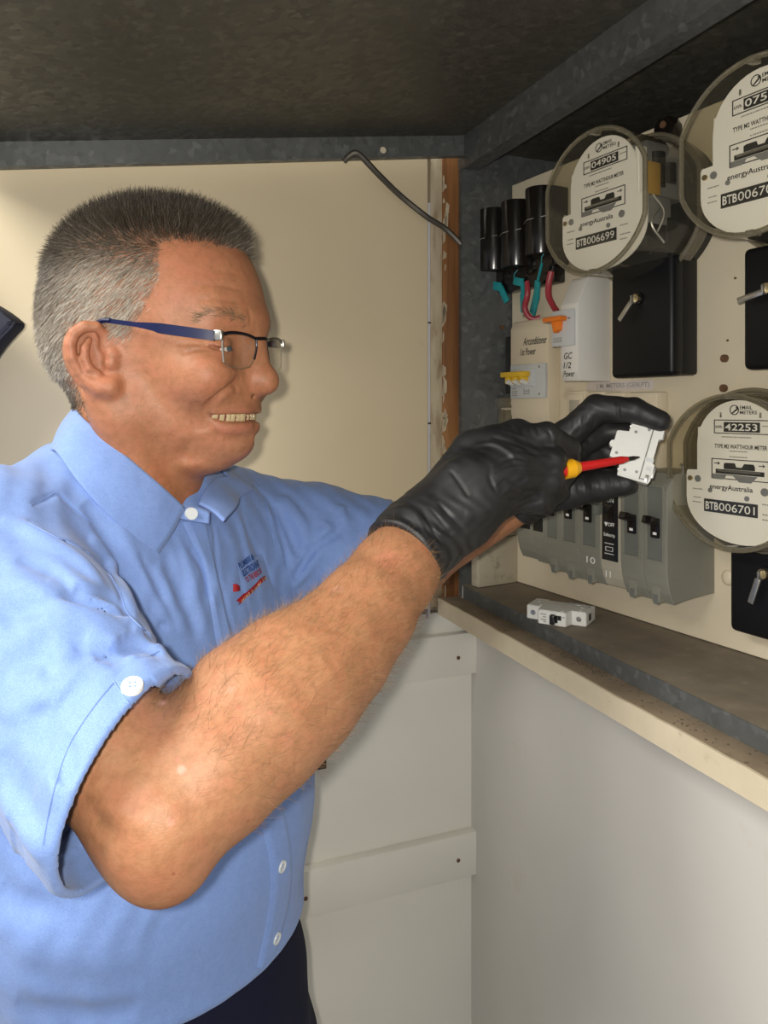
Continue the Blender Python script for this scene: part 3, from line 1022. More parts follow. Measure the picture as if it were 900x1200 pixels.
# ---- lower row: grey breakers
DEP = 0.071
edges = [608, 626.5, 641, 660, 682, 706, 730, 757, 785]
ztop = pan(785, 556, DEP)[1]
zbot = pan(785, 710, DEP)[1]
LBL = ['grey breaker with black lettered face at the row end by the cream junction box',
       'old grey breaker with a plain black switch face second from the cream junction box',
       'old grey breaker third from the cream junction box',
       'old grey breaker fourth from the cream junction box',
       'old grey breaker marked with the number 10',
       'old cream breaker with a black lettered face and white marks',
       'old grey breaker between the black-faced breaker and the end one',
       'old grey breaker with toggle at the row end by meter BTB006701']


def old_breaker(i):
    s0, s1 = pan(edges[i], 600, DEP)[0], pan(edges[i + 1], 600, DEP)[0]
    w = s1 - s0
    root = empty('old_breaker', board_matrix(s0, zbot))
    tag(root, LBL[i], 'breaker', 'grey breakers of the lower row')
    h = ztop - zbot
    g = 0.0003
    body = M['brk_cream'] if i == 5 else M['brk_grey']
    lift = [0.010, 0.008, 0.003, 0.001, 0.002, 0.003, 0.0, 0.0][i]
    # side profile: stepped front with a sloping foot and a cut-back heel
    D = DEP
    pr = [(-0.0003, lift + 0.004), (-D + 0.022, lift + 0.002), (-D + 0.006, lift), (-D + 0.001, lift + 0.010), (-D - 0.002, lift + 0.020), (-D - 0.004, lift + 0.034),
          (-D - 0.004, h - 0.020), (-D, h - 0.010), (-D + 0.010, h), (-0.0003, h)]
    MB().prism(pr, g, w - g, axis='x', bev=0.0007).build('body', body, root, smooth=False)
    y = -D - 0.004
    if i in (0, 1):
        MB().box(w * 0.14, w * 0.86, y - 0.0012, y + 0.0005, h * 0.36, h * 0.90, bev=0.0006).build('black_face', M['black'], root)
        if i == 0:
            t = MB()
            for q in range(7):
                t.box(w * 0.42, w * 0.62, y - 0.0016, y - 0.0011, h * (0.45 + 0.05 * q), h * (0.47 + 0.05 * q))
            tag(t.build('small_print', M['ink_grey'], root, smooth=False), kind='stuff')
        return root
    z0f, z1f = h * 0.33, h * 0.90
    fr = MB()
    x0, x1 = w * 0.20, w * 0.84
    if i == 5:
        MB().box(w * 0.14, w * 0.90, y - 0.0016, y + 0.0004, h * 0.245, h * 0.93, bev=0.0008).build('black_face', M['black'], root)
        mk = MB()
        flat_strokes(mk, w * 0.34, w * 0.70, h * 0.80, h * 0.895, 0.0006, y - 0.0018)
        mk.box(w * 0.43, w * 0.62, y - 0.0020, y - 0.0015, h * 0.835, h * 0.865)
        mk.prism([(w * 0.28, h * 0.56), (w * 0.46, h * 0.56), (w * 0.37, h * 0.525)], y - 0.002, y - 0.0015)
        flat_strokes(mk, w * 0.34, w * 0.70, h * 0.325, h * 0.36, 0.0005, y - 0.0018)
        mk.box(w * 0.30, w * 0.74, y - 0.0020, y - 0.0015, h * 0.385, h * 0.39).box(w * 0.30, w * 0.74, y - 0.0020, y - 0.0015, h * 0.30, h * 0.305)
        tag(mk.build('marks', M['white_ink'], root, smooth=False), kind='stuff')
        text_on('ON', w * 0.56, h * 0.745, y - 0.0018, w * 0.34, h * 0.035, M['white_ink'], root, 0.01)
        text_on('OFF', w * 0.62, h * 0.545, y - 0.0018, w * 0.30, h * 0.032, M['white_ink'], root, 0.01)
        text_on('Safetrip', w * 0.52, h * 0.455, y - 0.0018, w * 0.55, h * 0.036, M['white_ink'], root, 0.01)
        MB().box(w * 0.02, w * 0.20, y - 0.012, y - 0.001, h * 0.62, h * 0.70, bev=0.001).build('toggle', M['brk_inset'], root)
        MB().box(w * 0.30, w * 0.72, y - 0.0032, y - 0.0012, h * 0.58, h * 0.71, bev=0.001).build('toggle_slot', M['bakelite'], root)
        text_on('11', w * 0.42, h * 0.13, -D - 0.0042, w * 0.24, h * 0.055, M['white_ink'], root, 0.0)
        return root
    fr.ring([(x0 - 0.0012, z0f - 0.0012), (x1 + 0.0012, z0f - 0.0012), (x1 + 0.0012, z1f + 0.0012), (x0 - 0.0012, z1f + 0.0012)],
            [(x0, z0f), (x1, z0f), (x1, z1f), (x0, z1f)], y - 0.0018, y + 0.0004)
    fr.build('face_frame', body, root, smooth=False)
    MB().box(x0, x1, y - 0.0006, y + 0.0004, z0f, z1f).build('face_inset', M['brk_inset'], root, smooth=False)
    zt = h * (0.655 if i < 6 else 0.63)
    xc = w * (0.46 if i < 6 else 0.55)
    tg = MB()
    tg.box(xc - w * 0.16, xc + w * 0.18, y - 0.004, y, zt - h * 0.125, zt + 0.004, bev=0.0012)
    m = Matrix.Translation((xc - w * 0.05, y - 0.004, zt)) @ Matrix.Rotation(math.radians(-20), 4, 'X')
    tg.box(-w * 0.20, w * 0.20, -0.010, 0.002, -0.0042, 0.0042, bev=0.0014, mw=m)
    tg.build('toggle', M['bakelite'], root)
    MB().box(xc - w * 0.02, xc + w * 0.12, y - 0.0046, y - 0.0038, zt - h * 0.098, zt - h * 0.078).build('toggle_mark', M['white_ink'], root, smooth=False)
    nt = MB()
    xn = w * 0.45
    nt.box(xn - w * 0.16, xn + w * 0.16, -D - 0.0012, -D + 0.010, lift + 0.0002, lift + 0.016, bev=0.0006)
    nt.build('clip', body, root, smooth=False)
    MB().box(xn - w * 0.10, xn + w * 0.10, -D - 0.0018, -D, lift - 0.0016, lift + 0.008, bev=0.0004).build('clip_slot', M['brk_inset'], root, smooth=False)
    if i == 4:
        text_on('10', w * 0.55, h * 0.21, y + 0.0004, w * 0.42, h * 0.055, M['white_ink'], root, 0.0)
    return root


for i in range(8):
    old_breaker(i)

# ---- cream junction box standing on the cabinet floor at the left, with a lid
x0, z0 = pan(552, 691, 0.055)
jb = empty('junction_box', board_matrix(0.0, -0.2521))
tag(jb, 'scuffed cream junction box standing on the dusty cabinet floor', 'box')
sl, sr = pan(552, 670, 0.07)[0], pan(607, 670, 0.0)[0]
print('junction', sl, sr)
hj = pan(580, 637, 0.07)[1] + 0.2521
M['scuffed'] = plain('scuffed_cream', (0.46, 0.41, 0.31), 0.55, var=0.06, scale=20, dirt=(0.14, 0.12, 0.09), dirt_scale=34, dirt_lo=0.57)
MB().box(sl, sr - 0.0006, -0.070, -0.001, 0.0, hj, bev=0.002).build('case', M['scuffed'], jb)
MB().box(sl - 0.001, sr + 0.0006, -0.0715, -0.001, hj + 0.0006, hj + 0.008, bev=0.0015).box(sr - 0.002, sr + 0.0022, -0.055, -0.020, hj + 0.0022, hj + 0.0050, bev=0.0005).build('lid', M['scuffed'], jb)
t = MB().prism([(-0.068, hj + 0.0085), (-0.060, hj + 0.04), (-0.001, hj + 0.052), (-0.001, hj + 0.0085)], sl + 0.004, sr - 0.002, axis='x', bev=0.002)
t.build('upper_shroud', M['white_plastic'], jb)


# ---- modern miniature breakers: x along the rail height, y from rail to toggle, z across
def mcb(name, mw, label, held=False):
    root = empty(name, mw)
    tag(root, label, 'breaker')
    W = 0.0178
    out = [(0.0, 0.002), (0.0, 0.042), (0.001, 0.044), (0.0195, 0.045), (0.0225, 0.0585), (0.0235, 0.0605), (0.0605, 0.0605), (0.0620, 0.0585), (0.0645, 0.045),
           (0.083, 0.044), (0.084, 0.042), (0.084, 0.002), (0.079, 0.0), (0.066, 0.0), (0.064, 0.004), (0.030, 0.004), (0.028, 0.0), (0.005, 0.0)]
    MB().prism(out, -W / 2, W / 2, axis='z', bev=0.0005).build('body', M['mcb_white'], root, smooth=False)
    # raised side cheek with its seam, rivets
    for sg in (1, -1):
        z0, z1 = (W / 2 - 0.0002, W / 2 + 0.0007) if sg > 0 else (-W / 2 - 0.0007, -W / 2 + 0.0002)
        ck = [(0.002, 0.0155), (0.002, 0.0425), (0.0205, 0.0435), (0.0245, 0.0585), (0.0595, 0.0585), (0.0635, 0.0435), (0.082, 0.0425), (0.082, 0.0155)]
        MB().prism(ck, z0, z1, axis='z', bev=0.0003).build('side_cheek', M['mcb_white'], root, smooth=False)
        for (x, y) in ((0.010, 0.036), (0.074, 0.020), (0.030, 0.053), (0.066, 0.036), (0.012, 0.0205)):
            MB().cyl((x, y, z0 - 0.0004), (x, y, z1 + 0.0004), 0.0022, n=12).cyl((x, y, z0 - 0.0008), (x, y, z1 + 0.0008), 0.0013, n=10).build('rivet', M['grey_mech'] if held else M['mcb_grey'], root)
    MB().box(0.003, 0.081, 0.0138, 0.0152, W * 0.5 - 0.0005, W * 0.5 + 0.0003).build('seam', M['brk_inset'], root, smooth=False)
    MB().box(0.004, 0.0052, 0.004, 0.0136, W * 0.5 - 0.0005, W * 0.5 + 0.0004).build('clip_groove', M['brk_inset'], root, smooth=False)
    MB().box(0.034, 0.044, 0.0600, 0.0612, -W * 0.28, W * 0.28).build('toggle_slot', M['black'], root, smooth=False)
    if not held:
        MB().box(0.0365, 0.0430, 0.0600, 0.0690, -W * 0.36, W * 0.36, bev=0.0014).box(0.029, 0.0335, 0.0602, 0.0618, -W * 0.05, W * 0.28).build('toggle', M['black'], root)
    else:
        MB().cyl((0.042, 0.0600, -W * 0.36), (0.042, 0.0600, W * 0.36), 0.0055, n=18).build('toggle', M['mcb_white'], root)
    pr = MB()
    for (x0, x1, zz) in ((0.050, 0.058, 0.25), (0.050, 0.055, 0.05), (0.050, 0.0575, -0.15), (0.050, 0.054, -0.3), (0.0245, 0.0275, 0.2)):
        pr.box(x0, x1, 0.0604, 0.0607, W * zz - 0.0008, W * zz + 0.0008)
    tag(pr.build('small_print', M['ink_grey'], root, smooth=False), kind='stuff')
    for x in (0.010, 0.074):
        MB().cyl((x, 0.0435, 0), (x, 0.0452, 0), 0.0036, n=16).cyl((x, 0.0440, 0), (x, 0.0454, 0), 0.0026, n=12).build('terminal_screw', M['steel'], root)
    for x in (-0.0002, 0.0838):
        MB().box(x, x + 0.0006, 0.022, 0.032, -0.0045, 0.0045, bev=0.0002).build('terminal_hole', M['dark_hole'], root, smooth=False)
    for bx in ((0.066, 0.078, -0.002, 0.003, -0.004, 0.004), (0.010, 0.026, -0.003, 0.002, -0.005, 0.005), (0.002, 0.012, 0.003, 0.008, W * 0.30, W * 0.5 + 0.0006)):
        MB().box(*bx, bev=0.0005).build('rail_clip', M['steel'], root)
    for x0, x1, y1 in ((0.03, 0.036, 0.0145), (0.018, 0.024, 0.010)):
        MB().box(x0, x1, 0.003, y1, W * 0.5 - 0.0004, W * 0.5 + 0.0005).build('clip_groove', M['mcb_grey'], root, smooth=False)
    return root


K = 0.86
o2 = np.array([0.2252, 0.838, 0]) + 0.0605 * K * np.array([0.52, 0.854, 0])
m = matrix((o2[0], o2[1], -0.2524 + (0.0178 / 2 + 0.0009) * K), (-0.854, 0.52, 0), (-0.52, -0.854, 0), (0, 0, 1)) @ Matrix.Scale(K, 4)
mcb('circuit_breaker', m, 'loose white circuit breaker lying on its side on the dusty cabinet floor edge')

u = np.array([0.33, 0.15, 0.944]); u /= np.linalg.norm(u)
v = np.array([0.93, -0.28, -0.26]); v -= u * (v @ u); v /= np.linalg.norm(v)
K = 0.68
HELD = P(746, 527, 0.70)
w_ = np.cross(u, -v)
og = HELD - u * 0.042 * K + v * 0.0285 * K - w_ * 0.0089 * K
m = matrix(og, u, -v, w_) @ Matrix.Scale(K, 4)
mcb('circuit_breaker', m, 'white circuit breaker pinched in the gloved hand, red screwdriver pointing at it', True)

# red insulated screwdriver with a yellow collar
tip, colr, tail = P(749, 535.5, 0.672), P(668, 549, 0.655), P(585, 563, 0.638)
ax = (tip - colr) / np.linalg.norm(tip - colr)
sd = empty('screwdriver', matrix(tail, *[np.array(q) for q in (np.cross((0, 0, 1), ax) / np.linalg.norm(np.cross((0, 0, 1), ax)),
           np.cross(ax, np.cross((0, 0, 1), ax) / np.linalg.norm(np.cross((0, 0, 1), ax))), ax)]))
tag(sd, 'red insulated screwdriver with a yellow collar held in the black glove', 'screwdriver')
Lc = float(np.linalg.norm(colr - tail)); Lt = Lc + float(np.linalg.norm(tip - colr))
M['sd_red'] = plain('screwdriver_red', (0.55, 0.015, 0.015), 0.32)
M['sd_yellow'] = plain('screwdriver_yellow', (0.85, 0.42, 0.01), 0.35)
M['blade'] = plain('dark_blade', (0.06, 0.055, 0.05), 0.35, metal=0.8)
MB().cyl((0, 0, 0), (0, 0, Lc - 0.004), 0.0060, 0.0066, n=20).build('handle', M['sd_red'], sd)
MB().cyl((0, 0, Lc - 0.006), (0, 0, Lc + 0.003), 0.0086, 0.0084, n=24).cyl((0, 0, Lc + 0.003), (0, 0, Lc + 0.0085), 0.0084, 0.0054, n=24).build('collar', M['sd_yellow'], sd)
MB().cyl((0, 0, Lc + 0.006), (0, 0, Lt - 0.018), 0.0044, 0.0035, n=16).cyl((0, 0, Lt - 0.018), (0, 0, Lt - 0.012), 0.0035, 0.0022, n=16).build('shaft', M['sd_red'], sd)
MB().cyl((0, 0, Lt - 0.013), (0, 0, Lt - 0.006), 0.0020, 0.0019, n=12).cyl((0, 0, Lt - 0.006), (0, 0, Lt), 0.0019, 0.0006, n=12).build('blade', M['blade'], sd)
# ---------------------------------------------------------------- signed-distance modelling for soft bodies
F4 = np.float32


def V(*a):
    return np.array(a, F4)


def smin(a, b, k):
    h = np.maximum(k - np.abs(a - b), 0) / k
    return np.minimum(a, b) - h * h * (k * 0.25)


def smax(a, b, k):
    return -smin(-a, -b, k)


def cap(p, a, b, ra, rb):
    a, b = np.asarray(a, F4), np.asarray(b, F4)
    ba = b - a
    h = np.clip(((p - a) @ ba) / max(float(ba @ ba), 1e-9), 0, 1)
    d = p - a - h[:, None] * ba
    return np.sqrt(np.einsum('ij,ij->i', d, d)) - (ra + (rb - ra) * h)


def chain(p, pts, rs, k):
    d = None
    for i in range(len(pts) - 1):
        c = cap(p, pts[i], pts[i + 1], rs[i], rs[i + 1])
        d = c if d is None else smin(d, c, k)
    return d


def ell(p, c, r, rot=None):
    q = p - np.asarray(c, F4)
    if rot is not None:
        q = q @ np.asarray(rot, F4).T          # rows of rot are the local axes
    r = np.asarray(r, F4)
    a = q / r
    b = a / r
    k0 = np.sqrt(np.einsum('ij,ij->i', a, a)) + 1e-9
    k1 = np.sqrt(np.einsum('ij,ij->i', b, b)) + 1e-9
    return k0 * (k0 - 1) / k1


def axes(x, up=(0, 0, 1)):
    x = np.asarray(x, float); x = x / np.linalg.norm(x)
    y = np.cross(up, x); y /= np.linalg.norm(y)
    return np.array([x, y, np.cross(x, y)])


def blob(p, c, s, rot=None):
    """gaussian bump of unit height; s a radius or three radii"""
    q = p - np.asarray(c, F4)
    if rot is not None:
        q = q @ np.asarray(rot, F4).T
    q = q / np.asarray(s, F4)
    return np.exp(-np.einsum('ij,ij->i', q, q)).astype(F4)


def groove(p, pts, s, taper=True, side=0.0):
    """unit ridge along a polyline with gaussian section of radius s, zero far away"""
    pts = np.asarray(pts, F4)
    out = np.zeros(len(p), F4)
    lo, hi = pts.min(0) - 3 * s, pts.max(0) + 3 * s
    m = np.where(np.all((p > lo) & (p < hi), axis=1))[0]
    if len(m) == 0:
        return out
    q = p[m]
    seg = np.linalg.norm(np.diff(pts, axis=0), axis=1)
    cum = np.concatenate([[0], np.cumsum(seg)])
    tot = cum[-1]
    best = np.full(len(q), 9.0, F4)
    tt = np.zeros(len(q), F4)
    for i in range(len(pts) - 1):
        ba = pts[i + 1] - pts[i]
        h = np.clip(((q - pts[i]) @ ba) / max(float(ba @ ba), 1e-12), 0, 1)
        d = q - pts[i] - h[:, None] * ba
        dd = np.sqrt(np.einsum('ij,ij->i', d, d))
        w = dd < best
        best[w] = dd[w]
        tt[w] = (cum[i] + h[w] * seg[i]) / tot
    g = np.exp(-(best / s) ** 2)
    if taper:
        g *= np.clip(np.sin(np.pi * np.clip(tt, 0.0, 1)), 0, 1) ** 0.6
    out[m] = g
    return out


def march(f, pix, y0=0.12, y1=1.05, step=0.65):
    """points where the view rays through the given frame pixels meet the surface f = 0"""
    pix = np.asarray(pix, float)
    d = np.stack([(pix[:, 0] - CX) / FOC, np.ones(len(pix)), (HY - pix[:, 1]) / FOC], 1)
    ln = np.linalg.norm(d, axis=1)
    t = np.full(len(pix), y0)
    for _ in range(140):
        v = f((d * t[:, None]).astype(F4))
        t = np.minimum(t + np.maximum(v, -0.01) * step / ln, y1)
    return d * t[:, None]


def grad(f, p, e=0.0008):
    p = np.asarray(p, F4)
    g = np.stack([f(p + V(*(e * np.eye(3)[i]))) - f(p - V(*(e * np.eye(3)[i]))) for i in range(3)], 1)
    return g / (np.linalg.norm(g, axis=1)[:, None] + 1e-9)


def surface(f, lo, hi, h, levels=4):
    """sparse surface nets of f over the box lo..hi with cell h"""
    lo = np.asarray(lo, F4)
    H = h * 2 ** levels
    n = np.ceil((np.asarray(hi) - lo) / H).astype(int)
    c = np.stack(np.meshgrid(*[np.arange(k) for k in n], indexing='ij'), -1).reshape(-1, 3)
    s = H
    for l in range(levels + 1):
        ctr = (lo + (c + 0.5) * s).astype(F4)
        v = f(ctr)
        c = c[np.abs(v) < s * (1.5 if l < levels else 2.1)]
        if l < levels:
            off = np.stack(np.meshgrid([0, 1], [0, 1], [0, 1], indexing='ij'), -1).reshape(-1, 3)
            c = (c[:, None, :] * 2 + off[None]).reshape(-1, 3)
            s = s / 2
    B = 1 << 20
    key = lambda q: (q[..., 0].astype(np.int64) * B + q[..., 1]) * B + q[..., 2]
    off = np.array([[0, 0, 0], [1, 0, 0], [0, 1, 0], [1, 1, 0], [0, 0, 1], [1, 0, 1], [0, 1, 1], [1, 1, 1]])
    ck = c[:, None, :] + off[None]
    kk = key(ck)
    uk, inv = np.unique(kk.ravel(), return_inverse=True)
    cz = uk % B; cy = (uk // B) % B; cx = uk // (B * B)
    val = f((lo + np.stack([cx, cy, cz], 1) * h).astype(F4)).astype(np.float64)
    val[val == 0] = 1e-9
    cv = val[inv].reshape(-1, 8)
    act = (cv.min(1) < 0) & (cv.max(1) > 0)
    c, cv = c[act], cv[act]
    E = np.array([[0, 1], [2, 3], [4, 5], [6, 7], [0, 2], [1, 3], [4, 6], [5, 7], [0, 4], [1, 5], [2, 6], [3, 7]])
    acc = np.zeros((len(c), 3)); cnt = np.zeros(len(c))
    for a, b in E:
        va, vb = cv[:, a], cv[:, b]
        m = (va < 0) != (vb < 0)
        t = np.where(m, va / np.where(m, va - vb, 1), 0)
        acc += np.where(m[:, None], off[a] + t[:, None] * (off[b] - off[a]), 0)
        cnt += m
    verts = lo + (c + acc / cnt[:, None]) * h
    k0 = key(c)
    order = np.argsort(k0)
    ks = k0[order]

    def find(q):
        kq = key(q)
        i = np.clip(np.searchsorted(ks, kq), 0, len(ks) - 1)
        return np.where(ks[i] == kq, order[i], -1)

    quads = []
    for ax, (e0, e1), (du, dv) in ((0, (0, 1), (1, 2)), (1, (0, 2), (2, 0)), (2, (0, 4), (0, 1))):
        va, vb = cv[:, e0], cv[:, e1]
        m = np.where((va < 0) != (vb < 0))[0]
        q = c[m]
        u = np.zeros(3, int); u[du] = 1
        w = np.zeros(3, int); w[dv] = 1
        idx = np.stack([m, find(q - u), find(q - u - w), find(q - w)], 1)
        ok = (idx >= 0).all(1)
        idx = idx[ok]
        flip = va[m][ok] < 0
        idx[~flip] = idx[~flip][:, ::-1]
        quads.append(idx)
    return verts.astype(F4), np.concatenate(quads)


def soft_mesh(name, verts, quads, mat, parent, col=None, inv=None, attrs=None):
    me = bpy.data.meshes.new(name)
    v = verts if inv is None else (verts @ np.array(inv.to_3x3()).T + np.array(inv.translation)).astype(F4)
    me.vertices.add(len(v))
    me.vertices.foreach_set('co', v.ravel())
    me.loops.add(quads.size)
    me.loops.foreach_set('vertex_index', quads.astype(np.int32).ravel())
    me.polygons.add(len(quads))
    me.polygons.foreach_set('loop_start', np.arange(0, quads.size, 4, dtype=np.int32))
    me.polygons.foreach_set('use_smooth', np.ones(len(quads), bool))
    me.update(calc_edges=True)
    if col is not None:
        a = me.color_attributes.new('pigment', 'FLOAT_COLOR', 'POINT')
        rgba = np.ones((len(v), 4), F4)
        rgba[:, :3] = col
        a.data.foreach_set('color', rgba.ravel())
    for k, q in (attrs or {}).items():
        a = me.attributes.new(k, 'FLOAT', 'POINT')
        a.data.foreach_set('value', np.asarray(q, F4))
    return put(name, me, mat, parent)
# ---------------------------------------------------------------- the man
MID = 0.66                                        # plane of symmetry of his head (he faces +x)
TF = np.array([0.89, -0.456, 0.0]); TF /= np.linalg.norm(TF)      # where his chest faces
TL = np.array([-TF[1], TF[0], 0.0])               # his left
TR = np.array([TF, TL, [0, 0, 1]])


YAW = math.radians(13)                            # his head is turned a little towards the camera
HF, HL = np.array([math.cos(YAW), -math.sin(YAW), 0]), np.array([math.sin(YAW), math.cos(YAW), 0])
HW, H0 = np.array([-0.197, MID, 0]), np.array([-0.20, MID, 0])


def to_head(p):
    q = p - HW.astype(p.dtype)
    return np.stack([q @ HF.astype(p.dtype), q @ HL.astype(p.dtype), q[..., 2]], -1) + H0.astype(p.dtype)


def from_head(p):
    q = np.asarray(p, float) - H0
    return HW + q[..., 0:1] * HF + q[..., 1:2] * HL + q[..., 2:3] * np.array([0, 0, 1.0])


def mir(p):
    p = np.array(p, float)
    ly = (p - HW) @ HL
    return p - 2 * ly[..., None] * HL


PERSON = np.array([-0.21, 0.69, FLOOR])
man = empty('person', Matrix.Translation(PERSON))
tag(man, 'grey-haired man in a light blue shirt, reaching gloved hands to the meters', 'person')
INV = Matrix.Translation(-PERSON)

# ---- skeleton points
SR, ER, WR = V(-0.300, 0.535, -0.112), P(188, 955, 0.435).astype(F4), P(483, 639, 0.62).astype(F4)
SL, EL, WL = V(-0.158, 0.82, -0.135), P(415, 692, 0.85).astype(F4), P(612, 576, 0.76).astype(F4)


def ear(p, side):
    q = p if side < 0 else mir(p).astype(F4)
    m = np.where(np.linalg.norm(q - V(-0.226, 0.578, 0.035), axis=1) < 0.07)[0]
    out = np.full(len(p), 0.05, F4)
    if len(m) == 0:
        return out
    q = q[m]
    T = lambda *a: [P(x[0], x[1], x[2] + 0.0035).astype(F4) for x in a]
    ax = P(131, 458, 0.586) - P(101, 386, 0.577)
    ax /= np.linalg.norm(ax)
    fw = P(135, 410, 0.590) - P(84, 412, 0.5705)
    fw -= ax * (fw @ ax); fw /= np.linalg.norm(fw)
    nn = np.cross(ax, fw)
    R3 = np.array([fw, nn, ax])
    d = ell(q, P(108, 420, 0.5865), (0.0215, 0.0040, 0.0290), R3)
    sca = chain(q, T((118, 391, .574), (107, 388, .570), (96, 392, .567), (90, 403, .566), (92, 418, .567), (99, 433, .571)), [.0030, .0034, .0036, .0036, .0034, .0024], 0.001)
    con = chain(q, T((114, 413, .571), (117, 428, .573)), [.0085, .0090], 0.002)
    tri = cap(q, P(112, 398, .575), P(119, 401, .578), .0032, .0026)
    d = smax(d, -sca, 0.0025)
    d = smax(d, -con, 0.0030)
    d = smax(d, -tri, 0.0025)
    hel = chain(q, T((121, 408, .583), (122, 393, .5815), (113, 383, .576), (99, 382.5, .572), (87, 390, .569), (82, 403, .568), (84, 419, .569), (93, 436, .573), (104, 448, .577)),
                [.0026, .0034, .0042, .0046, .0046, .0044, .0040, .0036, .0036], 0.001)
    lob = chain(q, T((103, 446, .577), (117, 453, .580), (129, 454, .583), (134, 442, .588)), [.0044, .0066, .0072, .0050], 0.006)
    ant = chain(q, T((104, 398, .575), (99.5, 408, .573), (99, 420, .573), (104, 432, .575), (115, 440, .579)), [.0026, .0034, .0038, .0038, .0036], 0.001)
    tra = chain(q, T((134, 402, .590), (131, 416, .583), (130, 426, .583), (128, 436, .585)), [.003, .0048, .0046, .0030], 0.002)
    d = smin(d, hel, 0.0022)
    d = smin(d, lob, 0.005)
    d = smin(d, ant, 0.0022)
    d = smin(d, tra, 0.003)
    out[m] = d
    return out


def head0(p):
    w = p
    p = to_head(p)
    d = ell(p, (-0.210, MID, 0.093), (0.100, 0.077, 0.085))
    d = smin(d, ell(p, (-0.238, MID, 0.060), (0.065, 0.066, 0.062)), 0.02)
    d = smin(d, ell(p, (-0.165, MID, 0.042), (0.055, 0.061, 0.072)), 0.03)
    d = smin(d, ell(p, (-0.153, MID, -0.006), (0.038, 0.035, 0.036)), 0.025)
    d = smin(d, ell(p, (-0.1365, MID, -0.0290), (0.0200, 0.019, 0.0175)), 0.018)
    for s in (-1, 1):
        d = smin(d, cap(p, (-0.144, MID + s * 0.011, -0.030), (-0.205, MID + s * 0.053, 0.002), 0.0120, 0.014), 0.018)
        d = smin(d, cap(p, (-0.205, MID + s * 0.053, -0.004), (-0.210, MID + s * 0.058, 0.05), 0.016, 0.016), 0.024)
        d = smin(d, ell(p, (-0.140, MID + s * 0.044, 0.028), (0.022, 0.018, 0.020)), 0.022)
        d = smin(d, cap(p, (-0.1145, MID + s * 0.008, 0.076), (-0.130, MID + s * 0.042, 0.079), 0.0070, 0.007), 0.016)
    # nose
    d = smin(d, cap(p, P(296, 388, MID), P(311, 440, MID), 0.0060, 0.0095), 0.012)
    d = smin(d, cap(p, P(292, 408, MID), P(292, 446, MID), 0.0100, 0.0135), 0.012)
    d = smin(d, ell(p, P(314, 447.5, MID), (0.0125, 0.0120, 0.0122)), 0.006)
    for s in (-1, 1):
        d = smin(d, ell(p, P(282, 452.5, MID) + np.array([0, s * 0.0150, 0]), (0.0135, 0.0085, 0.0098)), 0.005)
    # neck
    p = w
    d = smin(d, cap(p, (-0.213, 0.66, 0.0), (-0.236, 0.671, -0.125), 0.056, 0.066), 0.022)
    d = smin(d, ell(p, P(234, 540, 0.65), (0.024, 0.028, 0.011)), 0.012)
    d = smin(d, cap(p, (-0.232, 0.594, 0.01), (-0.172, 0.636, -0.115), 0.010, 0.008), 0.016)
    d = smin(d, cap(p, (-0.232, 0.726, 0.01), (-0.180, 0.68, -0.115), 0.010, 0.008), 0.016)
    return d


def on(f, pts, **k):
    return march(f, pts, **k).astype(F4)


# ---- features of the face, laid on the surface seen from the front right
FACE = []          # (points, amplitude, radius)  amplitude > 0 raises


def face_line(pts, amp, s, both=True, n=5):
    q = np.array(spline(on(head0, pts), n))
    FACE.append((q, amp, s))
    if both:
        FACE.append((mir(q), amp, s))


face_line([(283, 446), (271, 451), (258, 460), (247, 471), (240.5, 486), (242, 506)], -0.0040, 0.0038)          # smile fold
face_line([(232, 468), (228, 488), (233, 508)], -0.0022, 0.0035)
face_line([(254, 455), (262, 440), (276, 431)], 0.0016, 0.0050)
face_line([(225, 515), (216, 530), (222, 545)], -0.0012, 0.0040)
face_line([(277, 441), (275, 450), (279, 459)], -0.0018, 0.0022)
face_line([(246, 484), (262, 481.5), (280, 480.5), (297, 481)], 0.0018, 0.0034)
UPLIP = FACE[-2][0]                                    # upper lip
face_line([(248, 497), (262, 502), (280, 502.5), (297, 500)], 0.0032, 0.0045)
LOLIP = FACE[-2][0]                                     # lower lip
face_line([(262, 513), (280, 515), (297, 513)], -0.0020, 0.0045)
face_line([(232, 352), (256, 350), (282, 354)], -0.0017, 0.0022)
face_line([(222, 338), (250, 333), (284, 340)], -0.0015, 0.0022)
face_line([(230, 323), (256, 318), (284, 322)], -0.0010, 0.0022)
face_line([(291, 361), (294, 372), (294, 381)], -0.0012, 0.0020)
for q in ([(206, 404), (224, 402), (243, 405)], [(212, 416), (228, 411), (245, 409)], [(219, 430), (234, 421), (248, 415)], [(227, 438), (240, 428), (252, 420)],
          [(205, 394), (222, 394), (240, 399)]):
    face_line(q, -0.0020, 0.0017)
face_line([(254, 423), (266, 428), (282, 426), (292, 418)], -0.0016, 0.0028)                                      # bag below the eye
face_line([(246, 397), (258, 393), (272, 392), (286, 396)], -0.0018, 0.0024)                                      # lid fold
EYE = on(head0, [(243, 405), (253, 408.5), (265, 409.5), (277, 406), (284, 404)])
EYE_C = on(head0, [(266, 406)])[0]
MOUTH = np.array(spline(on(head0, [(246.5, 488.5), (257, 490), (270, 491), (284, 490.5), (298, 489.5)]), 5))
CHEEK = on(head0, [(243, 443)])[0]
TEMPLE = on(head0, [(222, 372)])[0]


